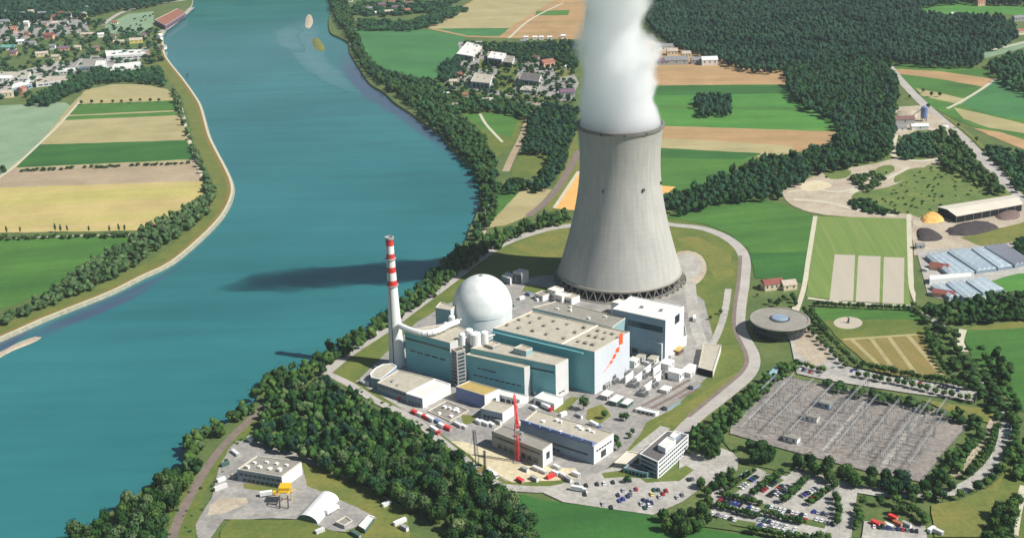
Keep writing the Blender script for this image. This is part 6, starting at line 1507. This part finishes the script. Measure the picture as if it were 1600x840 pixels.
# barn with pale roof
C4 = [P(x, y, 8) for x, y in [(1495, 338), (1599, 319), (1584, 304), (1464, 323)]]
e = empty('open_barn', Vector((C4[0].x, C4[0].y, 0)), 'large barn with pale cream roof and dark open front beside the works yard', 'barn')
q = MB(); f1 = C4[0].lerp(C4[3], .5) + Vector((0, 0, 2.4)); f2 = C4[1].lerp(C4[2], .5) + Vector((0, 0, 2.4))
q.add([tuple(v) for v in (*C4, f1, f2)], [(0, 1, 5, 4), (2, 3, 4, 5)]); q.add([(v.x, v.y, v.z - .3) for v in (*C4, f1, f2)], [(4, 5, 1, 0), (5, 4, 3, 2)]); q.build('roof', m_cream, e)
q = MB(); a, b, c, d = [v.lerp(sum(C4, Vector()) / 4, .03) for v in C4]; q.prism([(a.x, a.y), (b.x, b.y), (c.x, c.y), (d.x, d.y)], 0, 7.6, 0, True); q.build('dark_interior', m_dark, e)  # solid dark block stands in for the shade inside the barn
for k in range(9):
    p = C4[0].lerp(C4[1], k / 8); q = MB(); q.bar((p.x, p.y, 0), (p.x, p.y, 8), .3, 4); q.build('post', m_steel, e)
def heap(px, m, h_, label, grp):
    pts = ccw(spline([P(x, y) for x, y in px], 4, True)); n = len(pts); c = sum(pts, Vector()) / n; vs_ = []; fs_ = []
    for k, (s, z) in enumerate(((1, .6), (.8, h_ * .6), (.5, h_ * .9), (.2, h_))):
        for p in pts:
            w_ = 1 + .12 * noise.noise(Vector((p.x * .2, p.y * .2, k))); vs_.append((c.x + (p.x - c.x) * s * w_, c.y + (p.y - c.y) * s * w_, z))
    for k in range(3):
        for i in range(n): fs_.append((k * n + i, k * n + (i + 1) % n, (k + 1) * n + (i + 1) % n, (k + 1) * n + i))
    fs_.append(tuple(3 * n + i for i in range(n)))
    tag(link_mesh('heap', vs_, fs_, m), label, 'heap', grp)
heap([(1433, 360), (1448, 357), (1468, 366), (1472, 374), (1450, 378), (1435, 376)], m_pile, 4, 'dark heap of soil nearest the striped field', 'heaps in the works yard')
heap([(1478, 362), (1500, 350), (1535, 346), (1560, 356), (1530, 366), (1498, 370)], m_pile, 4, 'long dark heap of soil in the middle of the works yard', 'heaps in the works yard')
heap([(1556, 338), (1575, 328), (1592, 332), (1590, 342), (1565, 345)], m_pile_b, 4, 'brown heap of soil under the open barn', 'heaps in the works yard')
heap([(1440, 340), (1455, 333), (1472, 338), (1474, 347), (1450, 350), (1440, 346)], m_pile_o, 5, 'bright orange heap of sand left of the open barn', 'heaps in the works yard')
heap([(1435, 178), (1420, 172), (1402, 176), (1400, 184), (1425, 187)], m_gravel, 5, 'pale heap of gravel in the gravel works', 'heaps in the gravel works')
heap([(1345, 288), (1352, 283), (1360, 286), (1352, 292)], m_gravel, 4, 'pale heap of gravel beside the bushes in the gravel pit', 'heaps in the gravel pit')
heap([(358, 742), (372, 738), (376, 746), (362, 750)], m_gravel, 2, 'small grey heap left of the yard workshop', 'heaps in the lower yard')
# greenhouses
m_gh = mat('greenhouse_panes', (232, 240, 242), (206, 224, 232), .25, rough=.5, stretch=(-30, 20), spec=.6)
m_gh2 = mat('greenhouse_shading', (190, 190, 196), (176, 180, 188), .2, rough=.4)
def greenhouse(px, n, label, m=m_gh, h_=3.6):
    a, b, c, d = [P(x, y, h_) for x, y in px]; e = empty('greenhouse', Vector((d.x, d.y, 0)), label, 'greenhouse', 'greenhouses of the nursery')
    q = MB()
    for k in range(n):
        p0, p1 = a.lerp(b, k / n), a.lerp(b, (k + 1) / n); q0, q1 = d.lerp(c, k / n), d.lerp(c, (k + 1) / n); r0, r1 = (p0 + p1) / 2 + Vector((0, 0, 2.2)), (q0 + q1) / 2 + Vector((0, 0, 2.2))
        q.add([tuple(v) for v in (p0, q0, r1, r0, p1, q1)], [(0, 1, 2, 3), (3, 2, 5, 4), (0, 3, 4), (1, 5, 2)])
    q.build('glass_roof', m, e)
    q = MB(); q.prism([(v.x, v.y) for v in (a, b, c, d)], 0, h_ - .02, 0, False); q.build('glass_wall', m_wall_b, e)
    q = MB()
    for k in range(n + 1):
        p = a.lerp(b, k / n); r = d.lerp(c, k / n); q.bar(p, r, .22, 4)
    q.build('gutter', m_steel, e)
greenhouse([(1446, 399), (1477, 394), (1523, 424), (1482, 428)], 4, 'wide pale greenhouse at the left of the upper row')
greenhouse([(1480, 392), (1515, 389), (1557, 419), (1526, 423)], 4, 'bright white greenhouse second from the left of the upper row')
greenhouse([(1518, 388), (1536, 386), (1582, 415), (1560, 418)], 2, 'narrow bright greenhouse third in the upper row')
greenhouse([(1538, 385), (1572, 381), (1614, 409), (1586, 414)], 4, 'grey shaded greenhouse at the right of the upper row', m_gh2)
greenhouse([(1454, 446), (1473, 443), (1500, 461), (1483, 464)], 2, 'small pale blue greenhouse at the left of the lower row')
greenhouse([(1478, 442), (1505, 439), (1533, 459), (1508, 466)], 3, 'white greenhouse in the middle of the lower row')
greenhouse([(1509, 438), (1540, 434), (1569, 451), (1536, 457)], 3, 'white greenhouse at the right of the lower row')
block('packing_hall', 'long bright white packing hall between the two rows of greenhouses', 'hall', [(1453, 437), (1521, 431), (1521, 425), (1452, 430)], 5, m_white, m_roof_w, trim=m_white)
house(1467, 421, 16, 9, 4, -30, 'pink', 'red', 'red roofed shed left of the upper greenhouses', 'sheds of the nursery', wins=1)
house(1474, 463, 18, 8, 4, -28, 'pink', 'red', 'low red roofed shed beside the lower greenhouses', 'sheds of the nursery', wins=1)
house(1437, 388, 8, 6, 4, 0, 'grey', 'grey', 'small grey hut above the nursery', 'sheds of the nursery', wins=1)

# ------------------------------------------------------------------ single trees
def trow(pts, hh, label, group, n=None, mi=(0, 1), kind='round_tree'):
    W = [P(x, y) for x, y in pts]
    if n:
        tot = [0]
        for a, b in zip(W[:-1], W[1:]): tot.append(tot[-1] + (b - a).length)
        out = []
        for k in range(n):
            t = tot[-1] * (k + .5) / n; i = max(j for j in range(len(tot) - 1) if tot[j] <= t); out.append(W[i].lerp(W[i + 1], (t - tot[i]) / (tot[i + 1] - tot[i])))
        W = out
    for p in W: place_tree(kind, (p.x + rnd.uniform(-.8, .8), p.y + rnd.uniform(-.8, .8)), rnd.uniform(*hh), label, group, rnd.choice(mi), wid=1.15 if kind == 'round_tree' else 1)
trow([(10, 366), (33, 365), (86, 363), (95, 364), (106, 363), (141, 363), (171, 364), (186, 363), (196, 363)], (9, 12), 'slim columnar tree rising from the hedge between wheat field and green field', 'columnar trees in the hedge left of the river', mi=(0,), kind='columnar_tree')
trow([(128, 164), (144, 163), (160, 163), (176, 162), (190, 162), (205, 161), (220, 160), (235, 160), (249, 160)], (6, 8), 'small round tree in the row across the far left fields', 'small trees across the far left fields', mi=(0,))
trow([(1347, 790), (1374, 791), (1399, 791), (1425, 788), (1449, 784), (1472, 784), (1497, 780)], (8, 9.5), 'round tree in the regular row on the near side of the ring road', 'round trees along the near side of the ring road')
trow([(1520, 772), (1536, 766), (1552, 752), (1566, 735), (1578, 715), (1584, 695), (1586, 675), (1578, 655)], (8, 9.5), 'round tree on the outer curve of the ring road', 'round trees on the outer curve of the ring road', n=14)
trow([(1508, 750), (1522, 740), (1536, 725), (1546, 708), (1552, 690), (1558, 672)], (7, 9), 'round tree between gravel road and ring road', 'round trees between gravel road and ring road', n=12)
trow([(1262, 498), (1290, 528), (1320, 558), (1345, 582)], (6.5, 8), 'round tree in the slanting avenue from the round pavilion, right line', 'avenue trees from the round pavilion, right line', n=15)
trow([(1250, 505), (1275, 533), (1300, 558), (1325, 580)], (6, 7.5), 'small tree in the slanting avenue from the round pavilion, left line', 'avenue trees from the round pavilion, left line', n=11)
trow([(1255, 486), (1262, 500), (1268, 492), (1276, 505), (1285, 516), (1292, 525)], (6.5, 8.5), 'round tree on the corner between round pavilion and lawn', 'trees between round pavilion and lawn', n=9)
trow([(1268, 478), (1330, 482), (1438, 487)], (5, 7), 'small dark tree in the line between covered beds and lawn', 'trees between covered beds and lawn', n=24, mi=(0,))
trow([(1240, 572), (1262, 578), (1290, 585)], (6, 8), 'round tree on the paved ground near the round pavilion', 'trees on the paved ground beyond the substation', n=6)
trow([(1345, 575), (1400, 588), (1470, 600), (1520, 612)], (6.5, 8.5), 'round tree along the far lot between dry plot and substation', 'trees between dry plot and substation', n=20)
trow([(1335, 590), (1400, 602), (1470, 618), (1530, 632)], (6, 8), 'round tree in the second line between dry plot and substation', 'second line of trees between dry plot and substation', n=16)
trow([(1445, 520), (1455, 545), (1470, 575), (1490, 598)], (6, 8.5), 'round tree along the right side of the dry plot', 'trees along the right side of the dry plot', n=14)
trow([(1535, 560), (1552, 590), (1580, 620), (1592, 650)], (7, 9), 'round tree along the edge of the right hand field', 'trees along the right hand field', n=10)
trow([(1480, 508), (1540, 504), (1610, 500)], (6, 8), 'round tree in the line above the right hand field', 'trees above the right hand field', n=15)
trow([(1128, 778), (1190, 792)], (5, 6.5), 'small tree on the hedge bed in the left of the tree shaded car park', 'trees on the left hedge bed of the car park', n=9)
trow([(1120, 795), (1185, 812)], (5.5, 7), 'small tree on the lower hedge bed of the tree shaded car park', 'trees on the lower hedge bed of the car park', n=9)
trow([(1192, 806), (1256, 822)], (5, 7), 'small tree on the middle hedge bed of the tree shaded car park', 'trees on the middle hedge bed of the car park', n=9)
trow([(1130, 772), (1160, 752), (1180, 738)], (5, 7), 'small tree beside the first slanting lane behind the forecourt', 'trees beside the first slanting lane', n=7)
trow([(1172, 778), (1196, 760), (1222, 744)], (6, 8.5), 'tree beside the second slanting lane behind the forecourt', 'trees beside the second slanting lane', n=8)
trow([(1222, 790), (1245, 770), (1262, 752)], (6.5, 9), 'tree beside the third slanting lane behind the forecourt', 'trees beside the third slanting lane', n=8)
trow([(1262, 792), (1288, 775), (1310, 760)], (6, 8), 'tree beside the fourth slanting lane behind the forecourt', 'trees beside the fourth slanting lane', n=7)
trow([(1305, 778), (1310, 800), (1306, 825)], (6, 8), 'tree along the lane right of the tree shaded car park', 'trees along the lane right of the car park', n=6)
trow([(1335, 800), (1345, 812), (1338, 830)], (6, 8), 'tree along the left of the overflow car park', 'trees left of the overflow car park', n=5)
trow([(1395, 805), (1425, 803), (1440, 812), (1448, 826)], (7, 9), 'tree behind the overflow car park', 'trees behind the overflow car park', n=8)
trow([(1165, 832), (1200, 838), (1255, 846), (1300, 845)], (6, 8), 'tree along the lower picture edge below the car park', 'trees below the car park', n=11)
trow([(1425, 480), (1434, 494), (1446, 508), (1440, 498)], (6, 8), 'tree on the corner above the lawn', 'trees above the lawn', n=6)
trow([(1196, 474), (1215, 480), (1222, 470), (1240, 468), (1243, 482)], (6, 8), 'tree between the red roofed farmhouse and the round pavilion', 'trees between farmhouse and round pavilion', n=7)
for x, y, h_, lb_ in [(912, 641, 13, 'large lone tree on the small lawn before the pale end wall'), (944, 655, 8, 'lone tree on the lawn left of the gatehouse'), (978, 658, 8, 'dark tree beside the gatehouse'), (971, 657, 7, 'smaller dark tree beside the gatehouse'), (962, 696, 9, 'tree right of the big workshop end wall'), (966, 704, 8, 'second tree right of the big workshop end wall'),
                     (988, 679, 6, 'small tree on the traffic island behind the office block'), (984, 686, 5, 'smallest tree on the traffic island behind the office block'), (981, 755, 7, 'round bush below the office block'), (1076, 712, 5, 'bush at the office block forecourt'), (1126, 492, 6, 'dark bush on the slope by the tower road'), (1110, 500, 5, 'second dark bush on the slope by the tower road'),
                     (1186, 452, 5, 'small tree left of the red roofed farmhouse'), (1183, 464, 4, 'tiny bush left of the red roofed farmhouse'), (1450, 171, 9, 'dark tree between highway and gravel works'), (1421, 155, 7, 'lone dark tree at the highway verge'), (1442, 146, 9, 'tree beside the highway'), (1455, 152, 9, 'second tree beside the highway'), (1468, 152, 9, 'third tree beside the highway'),
                     (1497, 200, 7, 'small dark tree beside the highway below the works'), (1525, 222, 8, 'dark tree beside the highway lay-by'), (1322, 205, 9, 'lone tree at the tip of the orange field')]:
    q_ = P(x, y); place_tree('round_tree', (q_.x, q_.y), h_, lb_, None, rnd.choice((0, 1)))
# hedges of the car park: clipped masses
for px, lb_ in [([(1115, 790), (1190, 808)], 'clipped hedge in the left of the tree shaded car park'), ([(1190, 800), (1262, 818)], 'clipped hedge in the middle of the tree shaded car park'), ([(1180, 826), (1260, 842)], 'clipped hedge below the tree shaded car park'), ([(1120, 772), (1185, 786)], 'clipped hedge behind the first row of parked cars')]:
    A, B = P(*px[0]), P(*px[1]); n = int((B - A).length / 1.6)
    Vs = []; Fs = []; k_ = 0
    for k in range(n):
        p = A.lerp(B, k / n); V, Fc = MID[k % 8]; Vs.append(V * [1.5, 1.5, 1.0] + [p.x, p.y, .4]); Fs.append(Fc + k_); k_ += len(V)
    o = bpy.data.objects.new('hedge', np_mesh('hedge', np.vstack(Vs), np.vstack(Fs), m_fol[0])); COL.objects.link(o); tag(o, lb_, 'hedge', 'hedges of the car park')
# bush scatter that roughens verges and scrub
for px, sp, hh, fo in [([(1340, 315), (1400, 292), (1450, 260), (1500, 264), (1545, 300), (1470, 322), (1430, 336), (1352, 326)], 11, (1.5, 4), 1), ([(235, 830), (300, 760), (350, 700), (400, 650), (410, 655), (330, 760), (300, 840)], 9, (1, 2.5), 1),
                       ([(1130, 692), (1240, 712), (1340, 742), (1330, 756), (1240, 736), (1160, 722)], 9, (1.5, 4), 1), ([(700, 200), (740, 215), (770, 250), (745, 240)], 9, (2, 5), 0), ([(165, 42), (240, 20), (240, 38), (160, 52)], 22, (3, 6), 2),
                       ([(1290, 262), (1395, 245), (1400, 270), (1330, 300), (1290, 290)], 22, (1.5, 4), 0), ([(560, 600), (690, 680), (780, 755), (770, 765), (680, 700), (560, 615)], 9, (1, 2.5), 1), ([(1480, 505), (1530, 520), (1540, 560), (1500, 560)], 10, (2, 6), 1)]:
    mass('bushes', [(x, y, rnd.uniform(*hh), rnd.uniform(.6, 1.2) * hh[1] * .6) for x, y in region_points(px, sp, 1, dens=.42)], MID, m_fol[fo])
bp_ = P(293, 119, ZW); e = empty('mooring_post', Vector((bp_.x, bp_.y, ZW)), 'small dark mooring post standing in the river off the left bank', 'post')
q = MB(); q.lathe(bp_, [(1.2, ZW - 3), (1.2, ZW + 4), (1.5, ZW + 4), (1.5, ZW + 4.6), (.1, ZW + 5)], 12); q.build('pile', m_steel_d, e)
